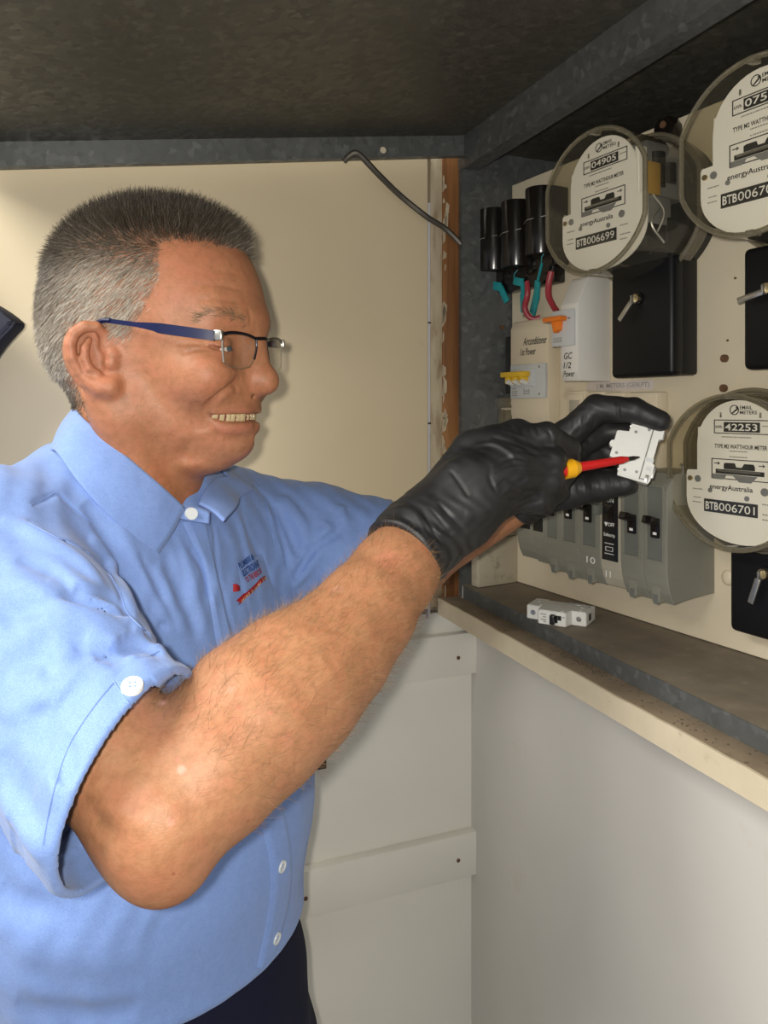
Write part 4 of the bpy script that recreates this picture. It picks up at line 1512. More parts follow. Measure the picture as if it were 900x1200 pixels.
def head(p):
    out = np.full(len(p), 0.3, F4)
    m = np.where((p[:, 2] > -0.20) & (np.abs(p[:, 0] + 0.20) < 0.17) & (np.abs(p[:, 1] - MID) < 0.16))[0]
    out[m] = 0.02
    if len(m) == 0:
        return out
    q = p[m]
    d = head0(q)
    n = np.where(np.abs(d) < 0.02)[0]
    if len(n):
        r = q[n]
        e = d[n]
        for s in (0, 1):
            c = CHEEK if s == 0 else mir(CHEEK)
            e -= 0.0050 * blob(r, c, 0.020)
            ec = EYE_C if s == 0 else mir(EYE_C)
            e += 0.0060 * blob(r, ec + (HF * 0.004 + HL * (0.006 if s == 0 else -0.006)).astype(F4), (0.016, 0.016, 0.012))
            e -= 0.0064 * blob(r, ec, (0.011, 0.011, 0.0085))
            e += 0.0016 * blob(r, TEMPLE if s == 0 else mir(TEMPLE), 0.016)
            ln = EYE if s == 0 else mir(EYE)
            en = np.array([ln[0], lerp(ln[0], ln[1], 0.5), ln[1], ln[2], ln[3], ln[4]])
            e = smax(e, -chain(r, [*en], [0.0006, 0.0014, 0.0021, 0.0024, 0.0020, 0.0009], 0.0008), 0.0012)
            e -= 0.0013 * groove(r, ln + V(0, 0, 0.0042), 0.0020) + 0.0010 * groove(r, ln - V(0, 0, 0.0042), 0.0020)
            mo = MOUTH if s == 0 else mir(MOUTH)
            sl = chain(r, [*mo[::4]], [0.0018, 0.0030, 0.0040, 0.0044, 0.0044, 0.0044][:len(mo[::4])], 0.001)
            e = smax(e, -sl, 0.0025)
            # nostril
            e = smax(e, -ell(to_head(r), P(296, 463, MID) + np.array([0, (-1 if s == 0 else 1) * 0.0075, 0]), (0.0062, 0.0038, 0.0042)), 0.003)
        for pts, a, s_ in FACE:
            e -= a * groove(r, pts, s_)
        d[n] = e
    d = smin(d, ear(q, -1), 0.005)
    d = smin(d, ear(q, 1), 0.005)
    out[m] = d
    return out


def torso(p, off=0.0):
    d = ell(p, (-0.222, 0.694, -0.375), (0.141, 0.172, 0.165), TR)
    d = smin(d, ell(p, (-0.232, 0.685, -0.225), (0.104, 0.165, 0.15), TR), 0.05)
    d = smin(d, ell(p, (-0.262, 0.705, -0.22), (0.10, 0.165, 0.18), TR), 0.05)
    d = smin(d, chain(p, [V(-0.285, 0.56, -0.108), V(-0.240, 0.675, -0.092), V(-0.170, 0.80, -0.128)], [0.052, 0.056, 0.050], 0.03), 0.05)
    d = smin(d, cap(p, (-0.140, 0.795, -0.155), (-0.128, 0.765, -0.300), 0.036, 0.040), 0.05)
    d = smin(d, ell(p, (-0.205, 0.70, -0.58), (0.122, 0.165, 0.16), TR), 0.06)
    return d - off


def lerp(a, b, t):
    return a + (b - a) * t


def arm_r(p):
    c = np.cross(WR - ER, (0, 1, 0)); c = c / np.linalg.norm(c)
    pts, rs = [SR, lerp(SR, ER, 0.5), ER], [0.056, 0.046, 0.0375]
    for t, r, off in ((0.14, 0.0440, 2), (0.29, 0.0490, 3), (0.42, 0.0475, 10), (0.56, 0.0405, 17), (0.71, 0.0365, 14), (0.88, 0.0330, 7), (1.0, 0.0300, 2)):
        q = lerp(ER, WR, t)
        pts.append(q + V(0.731, 0.0, -0.682) * (off * q[1] / FOC))
        rs.append(r)
    d = chain(p, pts, rs, 0.012)
    d = smin(d, ell(p, P(194, 1012, 0.430), (0.018, 0.018, 0.018)), 0.022)
    return d


ELB = []


def arm_r(p, base=arm_r):
    d = base(p)
    for pts, a, s in ELB:
        d = d - a * groove(p, pts, s)
    return d


for pts, a, s_ in (([(108, 915), (122, 940), (150, 958), (178, 962)], 0.0020, 0.006), ([(104, 950), (124, 972), (150, 985)], -0.0016, 0.005), ([(196, 905), (225, 930), (240, 965)], -0.0010, 0.009),
                   ([(300, 770), (360, 730), (430, 650)], -0.0012, 0.009), ([(330, 860), (390, 790), (450, 705)], 0.0010, 0.008)):
    ELB.append((np.array(spline(march(arm_r, pts).astype(F4), 5), F4), a, s_))


def arm_l(p):
    pts = [SL, EL, lerp(EL, WL, 0.35), WL]
    return chain(p, pts, [0.05, 0.041, 0.040, 0.028], 0.02)


def hand(p, w, mcp, fingers, thumb, fr, tr, heel, wr, back=None):
    d = None
    for m in mcp:
        c = cap(p, w, m, wr * 0.72, 0.0125)
        d = c if d is None else smin(d, c, 0.012)
    d = smin(d, cap(p, mcp[0], mcp[-1], 0.0125, 0.0115), 0.008)
    for h, r in heel:
        d = smin(d, ell(p, h, r), 0.014)
    for m, f, r in zip(mcp, fingers, fr):
        d = smin(d, chain(p, [m, *f], r, 0.0025), 0.005)
    d = smin(d, chain(p, thumb, tr, 0.004), 0.008)
    return d


def TP(*a):
    return [P(*x).astype(F4) for x in a]


RM = TP((578, 521, .655), (593, 540, .648), (599, 562, .645), (592, 583, .648))
RF = [TP((640, 511, .658), (665, 526, .670), (668, 546, .684)), TP((647, 540, .652), (660, 554, .672), (642, 566, .690)),
      TP((645, 564, .650), (652, 575, .670), (628, 580, .685)), TP((630, 585, .650), (637, 590, .668), (616, 590, .680))]
RT = TP((508, 592, .645), (553, 528, .662), (606, 510, .672), (646, 520, .680))


def hand_r(p):
    return hand(p, WR, RM, RF, RT, [[.0125, .0112, .0100, .0085], [.0125, .0112, .0100, .0088], [.0120, .0108, .0096, .0084], [.0110, .0098, .0088, .0078]],
                [.0190, .0165, .0130, .0100], [(P(545, 612, .634), (0.021, 0.017, 0.020)), (P(548, 572, .630), (0.026, 0.014, 0.026))], 0.0285)


LM = TP((662, 512, .735), (672, 525, .752), (671, 540, .768), (662, 555, .778))
LF = [TP((699, 479, .722), (743, 481, .707), (773, 493, .700)), TP((708, 506, .757), (737, 508, .748), (752, 524, .738)),
      TP((706, 529, .772), (731, 534, .764), (742, 546, .752)), TP((696, 551, .786), (716, 556, .780), (726, 563, .770))]
LT = TP((632, 578, .750), (666, 575, .733), (704, 569, .716), (733, 566.5, .706))


def hand_l(p):
    return hand(p, WL, LM, LF, LT, [[.0130, .0125, .0108, .0088], [.0125, .0112, .0100, .0088], [.0120, .0108, .0096, .0084], [.0110, .0098, .0088, .0078]],
                [.0185, .0160, .0128, .0092], [(P(640, 556, .757), (0.022, 0.020, 0.022))], 0.028)


def near_box(p, pts, r):
    pts = np.asarray(pts)
    return np.where(np.all((p > pts.min(0) - r) & (p < pts.max(0) + r), axis=1))[0]


def masked(p, f, pts, r):
    out = np.full(len(p), r * 0.6, F4)
    m = near_box(p, pts, r)
    if len(m):
        out[m] = f(p[m])
    return out


ALLR = [WR] + RM + [q for f in RF for q in f] + RT
ALLL = [WL] + LM + [q for f in LF for q in f] + LT


def body(p):
    d = head(p)
    t = torso(p, -0.010)
    t = smax(t, -0.47 - p[:, 2], 0.01)
    d = smin(d, t, 0.02)
    d = smin(d, masked(p, arm_r, [SR, ER, WR], 0.08), 0.012)
    d = smin(d, masked(p, arm_l, [SL, EL, WL], 0.08), 0.012)
    d = smin(d, masked(p, lambda q: hand_r(q) + 0.0060, ALLR, 0.04), 0.008)
    d = smin(d, masked(p, lambda q: hand_l(q) + 0.0055, ALLL, 0.04), 0.008)
    return d


# ---- skin
def skin_material():
    t = NT('skin')
    at = t.n('ShaderNodeAttribute', attribute_name='pigment')
    v = t.coord()
    fine = t.noise(v, 420, 3, 0.6)
    mid = t.noise(v, 70, 4, 0.6)
    c = t.mix(t.ramp(mid, [(0.38, 0.0), (0.70, 0.40)]), at.outputs['Color'], (0.43, 0.135, 0.075))
    c = t.mix(t.ramp(t.noise(v, 150, 4, 0.65), [(0.42, 0.0), (0.72, 0.60)]), c, (0.25, 0.110, 0.047))
    c = t.mix(t.ramp(fine, [(0.45, 0.0), (0.8, 0.22)]), c, (0.20, 0.085, 0.04))
    t.set(Base_Color=c, Roughness=0.5)
    t.b.inputs['Subsurface Weight'].default_value = 0.12
    t.b.inputs['Subsurface Radius'].default_value = (0.006, 0.0022, 0.0012)
    t.b.inputs['Subsurface Scale'].default_value = 0.5
    t.b.inputs['Specular IOR Level'].default_value = 0.4
    pores = t.noise(v, 900, 2, 0.5)
    lines = t.noise(t.coord((300, 300, 900)), 1.0, 2)
    b = t.mix(0.5, pores, lines)
    b = t.mix(0.45, b, t.noise(v, 240, 3, 0.6))
    t.bump(b, 0.55, 0.0009)
    return t.m


def col_mix(base, w, c):
    return base + (np.asarray(c, F4) - base) * w[:, None]


def project(p):
    return CX + FOC * p[:, 0] / p[:, 1], HY - FOC * p[:, 2] / p[:, 1]


def inside(px, py, poly):
    r = np.zeros(len(px), bool)
    n = len(poly)
    for i in range(n):
        x0, y0 = poly[i]; x1, y1 = poly[(i + 1) % n]
        c = ((y0 > py) != (y1 > py)) & (px < (x1 - x0) * (py - y0) / (y1 - y0 + 1e-9) + x0)
        r ^= c
    return r


HAIRLINE = [(300, 292), (272, 290), (240, 283), (212, 280), (188, 284), (186, 306), (185, 326), (174, 350), (162, 372), (152, 396), (143, 398), (128, 384), (106, 374),
            (86, 380), (74, 400), (76, 420), (86, 444), (96, 466), (96, 492), (60, 500), (20, 420), (20, 200), (310, 200)]


def fold_near(p):
    q = np.array(p, F4)
    w = (q - HW.astype(F4)) @ HL.astype(F4) > 0
    q[w] = mir(q[w])
    return q


def hair_mask(p):
    q = fold_near(p)
    px, py = project(q)
    return inside(px, py, HAIRLINE) & (p[:, 2] > -0.025)


def pigment(p):
    n = len(p)
    c = np.tile(np.array([0.385, 0.190, 0.094], F4), (n, 1))
    q = fold_near(p)
    headz = (p[:, 2] > -0.10) & (np.abs(p[:, 0] + 0.2) < 0.14) & (np.abs(p[:, 1] - MID) < 0.13)
    hm = headz.astype(F4)
    red = (0.385, 0.150, 0.082)
    c = col_mix(c, 0.40 * hm, red)
    for ctr, s, w, k in ((P(312, 446, MID), 0.020, 0.75, (0.42, 0.105, 0.07)), (CHEEK, 0.022, 0.3, (0.46, 0.15, 0.085)), (P(215, 310, 0.59), 0.035, 0.45, (0.42, 0.145, 0.085)),
                         (P(105, 420, 0.575), 0.03, 0.45, (0.48, 0.175, 0.11)), (P(150, 560, 0.6), 0.05, 0.6, (0.35, 0.125, 0.05))):
        c = col_mix(c, w * blob(q, ctr, s), k)
    # lips, lash line, inside of the mouth, shaved upper lip and chin
    lip = np.clip(groove(q, UPLIP, 0.0032) * 0.6 + groove(q, LOLIP, 0.0042), 0, 1)
    c = col_mix(c, 0.6 * lip, (0.45, 0.13, 0.11))
    c = col_mix(c, 0.75 * groove(q, EYE + V(0, 0, 0.0022), 0.0012), (0.07, 0.035, 0.025))
    c = col_mix(c, 0.4 * groove(q, EYE, 0.0040), (0.30, 0.10, 0.07))
    c = col_mix(c, np.clip(1.2 * groove(q, MOUTH, 0.0022, False), 0, 1), (0.10, 0.03, 0.025))
    for s_ in (P(283, 473, 0.645), P(285, 522, 0.645), P(262, 527, 0.63)):
        c = col_mix(c, 0.38 * blob(q, s_, 0.015), (0.34, 0.19, 0.13))
    c = col_mix(c, 0.25 * blob(q, P(200, 500, 0.60), 0.03), (0.45, 0.23, 0.13))
    # scalp under the hair
    m = hair_mask(p) & headz
    c = col_mix(c, m.astype(F4) * 0.55, (0.16, 0.11, 0.075))
    # scars and spots on the forearm
    a = [(190, 824, 5.5, (0.66, 0.36, 0.30), 0.7), (192, 818, 2.6, (0.16, 0.02, 0.02), 1.0), (213, 902, 5.0, (0.72, 0.42, 0.34), 0.75), (208, 890, 3, (0.6, 0.2, 0.16), 0.6),
         (163, 890, 9, (0.55, 0.31, 0.16), 0.5), (280, 829, 2.2, (0.55, 0.10, 0.10), 0.9), (270, 808, 5, (0.66, 0.28, 0.2), 0.5), (200, 963, 5, (0.66, 0.28, 0.22), 0.5),
         (291, 962, 2.0, (0.22, 0.04, 0.03), 0.9), (203, 1024, 2.0, (0.16, 0.03, 0.02), 0.9), (211, 1025, 1.6, (0.16, 0.03, 0.02), 0.9), (396, 690, 7, (0.62, 0.38, 0.27), 0.5),
         (317, 835, 3, (0.5, 0.16, 0.10), 0.6), (336, 866, 9, (0.56, 0.20, 0.13), 0.35), (455, 655, 14, (0.60, 0.20, 0.14), 0.35)]
    pts = march(arm_r, [(x, y) for x, y, *_ in a])
    for (x, y, r, k, w), ctr in zip(a, pts):
        rr = r / FOC * ctr[1]
        d = np.linalg.norm(p - ctr.astype(F4), axis=1) / rr
        c = col_mix(c, w * np.exp(-d ** 4).astype(F4), k)
    el = blob(p, P(190, 1030, 0.42), 0.035)
    c = col_mix(c, 0.3 * el, (0.50, 0.18, 0.10))
    al = np.clip(1 - np.linalg.norm(p - lerp(EL, WL, 0.7), axis=1) / 0.16, 0, 1)
    c = col_mix(c, (0.3 * (al > 0)).astype(F4), (0.42, 0.19, 0.10))
    return c


import time as _time
_t0 = _time.time()
M['skin'] = skin_material()
BV, BQ = surface(body, (-0.42, 0.36, -0.60), (0.22, 0.92, 0.20), 0.00135, 5)
body_o = soft_mesh('body', BV, BQ, M['skin'], man, pigment(BV), INV)
print('body', len(BV), round(_time.time() - _t0, 1))

# ---- hair: short strands rooted on the scalp
def tri_normals(v, q):
    n = np.zeros_like(v)
    a = np.cross(v[q[:, 2]] - v[q[:, 0]], v[q[:, 3]] - v[q[:, 1]])
    for i in range(4):
        np.add.at(n, q[:, i], a)
    return n / (np.linalg.norm(n, axis=1)[:, None] + 1e-12)


BN = tri_normals(BV, BQ)
rng = np.random.default_rng(5)


def strands(name, root, direc, length, bend, rad, col, mat, parent):
    """tapered three-sided strands of three joints each"""
    n = len(root)
    side = np.cross(direc, rng.normal(size=(n, 3)))
    side /= np.linalg.norm(side, axis=1)[:, None] + 1e-9
    oth = np.cross(direc, side)
    vs = []
    for k, (t, w) in enumerate(((0.0, 1.0), (0.55, 0.85), (1.0, 0.25))):
        c = root + direc * (length * t)[:, None] + bend * (length * t * t)[:, None]
        for j in range(3):
            a = 2 * math.pi * j / 3
            vs.append(c + (side * math.cos(a) + oth * math.sin(a)) * (rad * w)[:, None])
    v = np.stack(vs, 1).reshape(-1, 3).astype(F4)
    base = (np.arange(n) * 9)[:, None]
    f = []
    for k in range(2):
        for j in range(3):
            f.append(np.stack([base[:, 0] + k * 3 + j, base[:, 0] + k * 3 + (j + 1) % 3, base[:, 0] + (k + 1) * 3 + (j + 1) % 3, base[:, 0] + (k + 1) * 3 + j], 1))
    q = np.concatenate(f)
    return soft_mesh(name, v, q, mat, parent, np.repeat(col, 9, axis=0), INV)


def hair_material():
    t = NT('hair')
    at = t.n('ShaderNodeAttribute', attribute_name='pigment')
    t.set(Base_Color=at.outputs['Color'], Roughness=0.42)
    t.b.inputs['Specular IOR Level'].default_value = 0.5
    return t.m


M['hair'] = hair_material()
hm = np.where(hair_mask(BV + rng.normal(size=BV.shape) * np.array([0.0022, 0.0, 0.0022]).astype(F4)) & (BV[:, 2] > -0.02) & (np.abs(BV[:, 0] + 0.2) < 0.13) & (np.abs(BV[:, 1] - MID) < 0.1))[0]
qn = fold_near(BV[hm])
hpx, hpy = project(qn)
# leave the ears bare
earz = np.minimum(ear(BV[hm], -1), ear(BV[hm], 1)) < 0.0015
hm, qn, hpx, hpy = hm[~earz], qn[~earz], hpx[~earz], hpy[~earz]
NH = 52000
pick = rng.integers(0, len(hm), NH)
hm, hpx, hpy = hm[pick], hpx[pick], hpy[pick]
root = BV[hm].astype(float) + rng.normal(size=(NH, 3)) * 0.0005
nrm = BN[hm].astype(float)
root -= nrm * 0.0006
top = np.clip((root[:, 2] - 0.118) / 0.035, 0, 1)                 # 1 on the crown
front = np.clip((root[:, 0] + 0.20) / 0.08, 0, 1)
down = np.stack([np.full(NH, -0.55), np.zeros(NH), np.full(NH, -0.75)], 1)
tang = down - nrm * np.sum(down * nrm, 1)[:, None]
up = np.stack([0.10 + 0.75 * front, np.zeros(NH), np.full(NH, 0.75)], 1)
dirn = nrm * (0.45 + 0.35 * top)[:, None] + tang * (1 - top)[:, None] * 0.9 + up * (top * 0.85)[:, None] + rng.normal(size=(NH, 3)) * 0.17
dirn /= np.linalg.norm(dirn, axis=1)[:, None]
length = 0.0075 + 0.0085 * top + 0.004 * top * front
length *= rng.uniform(0.7, 1.15, NH) * np.clip((hpy < 440) * 1.0 + 0.55, 0, 1)
edge = inside(hpx, hpy + 8, HAIRLINE) & inside(hpx + 6, hpy, HAIRLINE)
length *= np.where(edge, 1.0, 0.7)
bend = tang * (0.35 * (1 - top))[:, None] + rng.normal(size=(NH, 3)) * 0.06
grey = np.clip((hpy - 268) / 55, 0, 1) * 0.85 + 0.04
bk = np.clip((112 - hpx) / 70, 0, 1)
bk = bk * bk * (3 - 2 * bk)
grey = grey * (1 - bk) + bk * np.clip((hpy - 300) / 90, 0, 1) * 0.72
grey = np.where(hpy > 440, grey * np.clip((478 - hpy) / 38, 0.1, 1), grey)
grey = np.clip(grey + rng.normal(size=NH) * 0.22, 0, 1)
dark, mid_, light = np.array([0.045, 0.034, 0.024]), np.array([0.16, 0.13, 0.095]), np.array([0.55, 0.50, 0.42])
hc = np.where(grey[:, None] < 0.5, dark + (mid_ - dark) * (grey * 2)[:, None], mid_ + (light - mid_) * (grey * 2 - 1)[:, None])
o = strands('hair', root, dirn, length, bend, np.full(NH, 0.00019), hc.astype(F4), M['hair'], man)
o['kind'] = 'stuff'
o['label'] = 'short brushed hair, dark on top and grey at the sides'

# eyebrows
br = on(head, [(232, 374), (243, 367), (256, 364), (270, 367), (281, 372), (290, 377)])
bs = np.array(spline(br, 10))
n = 330
i = rng.integers(0, len(bs) - 1, n)
root = bs[i] + rng.normal(size=(n, 3)) * np.array([0.0012, 0.0010, 0.0022])
nb = grad(head0, root)
root = root - nb * head(root.astype(F4))[:, None]
far = rng.random(n) < 0.5
dr = np.stack([np.full(n, -0.85), np.full(n, -0.3), 0.12 + rng.normal(size=n) * 0.35], 1)
dr = dr - nb * np.sum(dr * nb, 1)[:, None] * 0.75 + nb * 0.30
root[far] = mir(root[far]); dr[far] -= 2 * (dr[far] @ HL)[:, None] * HL
dr /= np.linalg.norm(dr, axis=1)[:, None]
g = rng.random(n)[:, None]
o = strands('eyebrows', root, dr, rng.uniform(0.006, 0.010, n), np.zeros((n, 3)), np.full(n, 0.00013), (np.array([0.12, 0.085, 0.05]) + g * np.array([0.22, 0.17, 0.11])).astype(F4), M['hair'], man)
o['kind'] = 'stuff'

# hair of the forearms
am = np.where((np.linalg.norm(np.cross(BV - ER, (WR - ER) / np.linalg.norm(WR - ER)), axis=1) < 0.06) & (((BV - ER) @ (WR - ER)) / float((WR - ER) @ (WR - ER)) > 0.10)
              & (((BV - ER) @ (WR - ER)) / float((WR - ER) @ (WR - ER)) < 0.94) & (arm_r(BV) < 0.002))[0]
pick = am[rng.integers(0, len(am), 10000)]
keep = BN[pick, 2] > rng.normal(size=len(pick)) * 0.5 - 0.25
pick = pick[keep]
n = len(pick)
ax = (WR - ER) / np.linalg.norm(WR - ER)
dr = np.tile(ax, (n, 1)) * 0.75 + np.array([0, 0, -0.25]) + BN[pick] * 0.38 + rng.normal(size=(n, 3)) * 0.32
dr /= np.linalg.norm(dr, axis=1)[:, None]
g = rng.random(n)[:, None]
o = strands('arm_hair', BV[pick].astype(float), dr, rng.uniform(0.005, 0.012, n), rng.normal(size=(n, 3)) * 0.15, np.full(n, 0.00007),
            (np.array([0.12, 0.065, 0.028]) + g * np.array([0.34, 0.20, 0.09])).astype(F4), M['hair'], man)
o['kind'] = 'stuff'

# ---- teeth and eyes
M['tooth'] = plain('tooth', (0.50, 0.40, 0.23), 0.25, var=0.1, scale=200)
tm_ = []
mo = np.array(spline(MOUTH[::4], 12))
full = np.concatenate([mo, mir(mo)[::-1][1:]])
nin = grad(head0, full)
full = full - nin * 0.0042
seg = np.concatenate([[0], np.cumsum(np.linalg.norm(np.diff(full, axis=0), axis=1))])
gum = MB().tube([q - (0.002 * w) + np.array([0, 0, 0.0]) for q, w in zip(full[::4], nin[::4])], 0.0042, 8).build('mouth_lining', plain('mouth_lining', (0.16, 0.04, 0.035), 0.4), man, INV)
tw = 0.0064
k = 0.004
while k < seg[-1] - 0.004:
    i = int(np.searchsorted(seg, k))
    c, w = full[min(i, len(full) - 1)], nin[min(i, len(full) - 1)]
    t_ = np.cross((0, 0, 1), w); t_ /= np.linalg.norm(t_)
    zz = np.cross(w, t_)
    m = matrix(c + w * 0.0012, t_, w, zz)
    h = 0.0036 + 0.0006 * math.sin(k * 2600)
    tw = 0.0054 + 0.0009 * math.sin(k * 1500 + 1)
    MB().box(-tw * 0.47, tw * 0.47, -0.002, 0.0012, -h * 0.75, h * 0.95, bev=0.0011, mw=m).build('tooth', M['tooth'], man, INV)
    k += tw

M['sclera'] = plain('eye_white', (0.62, 0.56, 0.50), 0.15, var=0.02)
M['iris'] = plain('iris', (0.07, 0.09, 0.10), 0.1)
for s in (0, 1):
    c = EYE_C.astype(float) - grad(head0, EYE_C[None])[0] * 0.0122 + np.array([0, 0, -0.0015])
    if s: c = mir(c)
    e = MB().sphere(c, 0.0118, 24).build('eye', M['sclera'], man, INV)
    ln = mir(EYE) if s else EYE.astype(float)
    gz = lerp(ln[2], ln[3], 0.6) - c; gz = gz / np.linalg.norm(gz) + 0.25 * HF; gz /= np.linalg.norm(gz)
    MB().sphere(c + gz * 0.0066, 0.0064, 18).build('iris', M['iris'], e)
# ---------------------------------------------------------------- shirt
def cloth_mat(name, a, b, weave=2600, rough=0.75, bump=0.12):
    t = NT(name)
    v = t.coord()
    w = t.noise(v, weave, 2, 0.5)
    m = t.noise(v, 160, 3, 0.6)
    c = t.mix(t.ramp(w, [(0.35, 0.0), (0.65, 1.0)]), a, b)
    c = t.mix(t.ramp(m, [(0.4, 0.0), (0.8, 0.18)]), c, tuple(min(1, x * 1.25) for x in b))
    t.set(Base_Color=c, Roughness=rough)
    t.b.inputs['Sheen Weight'].default_value = 0.15
    t.b.inputs['Specular IOR Level'].default_value = 0.25
    b1 = t.bump(t.mix(0.5, w, m), bump, 0.0008)
    b2 = t.n('ShaderNodeBump')
    b2.inputs['Strength'].default_value = 0.30
    b2.inputs['Distance'].default_value = 0.006
    t.l(t.noise(t.coord((30, 30, 13)), 1.0, 2, 0.4), b2.inputs['Height'])
    t.l(b2.outputs[0], b1.inputs['Normal'])
    return t.m


M['shirt'] = cloth_mat('blue_oxford_cloth', (0.130, 0.225, 0.525), (0.230, 0.345, 0.660))
M['shirt_thread'] = plain('blue_thread', (0.20, 0.31, 0.62), 0.7)
M['trousers'] = cloth_mat('navy_drill', (0.003, 0.004, 0.018), (0.006, 0.007, 0.028), 1500, 0.85, 0.2)
M['trousers'].node_tree.nodes['Principled BSDF'].inputs['Sheen Weight'].default_value = 0.0
M['button'] = plain('pearl_button', (0.62, 0.66, 0.68), 0.25, var=0.02)

HC = P(158, 913, 0.440).astype(F4)                # middle of the near sleeve's hem
HA = np.array([0.92, -0.28, -0.27], F4); HA /= np.linalg.norm(HA)
LC = P(446, 652, 0.842).astype(F4)                # middle of the far sleeve's hem
LA = np.array([0.97, 0.05, -0.22], F4); LA /= np.linalg.norm(LA)


def sleeve_r(p, inset=0.0):
    pts = [V(-0.305, 0.540, -0.112), V(-0.235, 0.487, -0.168), HC, HC + HA * 0.04]
    return chain(p, pts, [0.068 - inset, 0.066 - inset, 0.0575 - inset, 0.0565 - inset], 0.03)


def sleeve_l(p, inset=0.0):
    pts = [V(-0.165, 0.815, -0.130), lerp(V(-0.165, 0.815, -0.130), LC, 0.55), LC, LC + LA * 0.04]
    return chain(p, pts, [0.060 - inset, 0.060 - inset, 0.058 - inset, 0.058 - inset], 0.03)


def shirt0(p):
    d = torso(p, 0.006)
    d = smax(d, -0.492 - 0.10 * (p[:, 1] - 0.66) - p[:, 2], 0.012)
    r = smax(sleeve_r(p), (p - HC) @ HA, 0.0025)
    l = smax(sleeve_l(p), (p - LC) @ LA, 0.0025)
    d = smin(d, r, 0.022)
    d = smin(d, l, 0.022)
    return d


FOLDS = []


def fold(pts, amp, s, n=5, taper=True):
    q = np.array(spline(on(shirt0, pts), n), F4)
    FOLDS.append((q, amp * 0.0019, s * 0.00095, taper))


# shoulder and yoke
fold([(66, 578), (90, 597), (104, 612)], -2.0, 2.2)
fold([(36, 592), (52, 585), (67, 578)], -1.4, 2.0)
fold([(34, 614), (66, 630), (100, 646), (124, 668), (140, 694), (150, 720)], -1.6, 2.0, taper=False)
fold([(0, 610), (30, 618), (66, 640), (100, 664), (122, 690)], 4.0, 7.0)
fold([(105, 630), (130, 662), (150, 700), (163, 722)], 4.5, 5.5)
fold([(98, 590), (130, 640), (155, 690), (166, 718)], -3.6, 5.0)
fold([(110, 575), (150, 635), (185, 700), (208, 748)], 3.2, 6.0)
fold([(125, 598), (160, 650), (196, 712), (212, 748)], -2.8, 5.0)
fold([(183, 660), (198, 700), (214, 748)], 2.4, 5.0)
fold([(192, 640), (210, 690), (232, 750)], -2.0, 5.0)
fold([(205, 620), (222, 670), (240, 745)], 1.8, 5.0)
# sleeve
fold([(50, 703), (90, 706), (130, 714), (160, 730), (184, 758)], -5.5, 6.0)
fold([(87, 688), (112, 696), (140, 706), (156, 722)], -4.5, 5.0)
fold([(60, 672), (100, 690), (140, 716), (170, 744), (187, 765)], 4.0, 8.0)
fold([(110, 770), (140, 762), (168, 758), (190, 766)], -4.0, 6.0)
fold([(20, 735), (60, 722), (100, 724), (150, 742)], 4.0, 11.0)
fold([(0, 728), (30, 716), (70, 716)], -3.0, 8.0)
fold([(60, 808), (58, 780), (64, 770)], -2.4, 5.0)
fold([(0, 842), (40, 818), (80, 798), (130, 776)], 3.2, 8.0)
fold([(0, 790), (30, 775), (62, 772)], -2.6, 9.0)
fold([(40, 880), (50, 850), (46, 822)], -2.4, 7.0)
fold([(60, 900), (72, 930), (96, 960)], 2.4, 7.0)
fold([(0, 880), (20, 930), (50, 975)], -2.6, 9.0)
fold([(0, 930), (30, 975), (60, 1005)], 2.6, 8.0)
fold([(70, 860), (84, 900), (92, 940)], -2.0, 6.0)
fold([(249, 612), (254, 645), (258, 680), (266, 712), (284, 772)], -2.6, 2.6)
fold([(222, 640), (238, 668), (246, 700)], -2.0, 4.0)
fold([(20, 655), (60, 668), (96, 700), (118, 712)], -2.6, 6.0)
fold([(0, 680), (40, 690), (90, 720), (120, 745)], 2.4, 7.0)
fold([(100, 745), (130, 752), (160, 775)], 2.6, 5.0)
fold([(8, 800), (50, 788), (90, 760)], 2.2, 6.0)
fold([(170, 700), (190, 735), (202, 770)], -2.6, 4.0)
fold([(80, 860), (72, 905), (80, 965)], -1.6, 4.0)
# far sleeve and chest
fold([(300, 568), (318, 590), (330, 625), (338, 668)], -2.4, 3.4)
fold([(322, 590), (338, 620), (352, 655)], -3.2, 5.0)
fold([(330, 580), (352, 612), (360, 640)], 3.0, 6.0)
fold([(405, 595), (396, 622), (372, 640), (345, 680)], -4.5, 5.0)
fold([(386, 612), (368, 650), (345, 690)], 4.0, 7.0)
fold([(400, 592), (402, 604), (398, 622)], 3.5, 6.0)
fold([(276, 596), (288, 640), (306, 700), (318, 745)], 1.8, 6.0)
fold([(282, 600), (300, 640), (322, 690)], -1.8, 5.0)
# belly
fold([(0, 1085), (60, 1100), (140, 1095), (220, 1060)], 2.0, 22.0)
fold([(20, 1170), (90, 1188), (170, 1180), (230, 1160)], -2.2, 12.0)
fold([(0, 1040), (30, 1060), (80, 1066)], -2.0, 10.0)
fold([(330, 930), (345, 985), (340, 1040)], -1.0, 8.0)
fold([(185, 1075), (220, 1100), (250, 1090)], -1.0, 14.0)


def hem_lines(p):
    """stitched turn-up of the near sleeve and its ease"""
    u = (p - HC) @ HA
    m = np.where((np.abs(u + 0.036) < 0.012) & (sleeve_r(p) > -0.01) & (sleeve_r(p) < 0.012))[0]
    out = np.zeros(len(p), F4)
    out[m] = -0.0009 * np.exp(-((u[m] + 0.036) / 0.0012) ** 2) - 0.0010 / (1 + np.exp(-(u[m] + 0.036) / 0.0006)) * -1
    return out


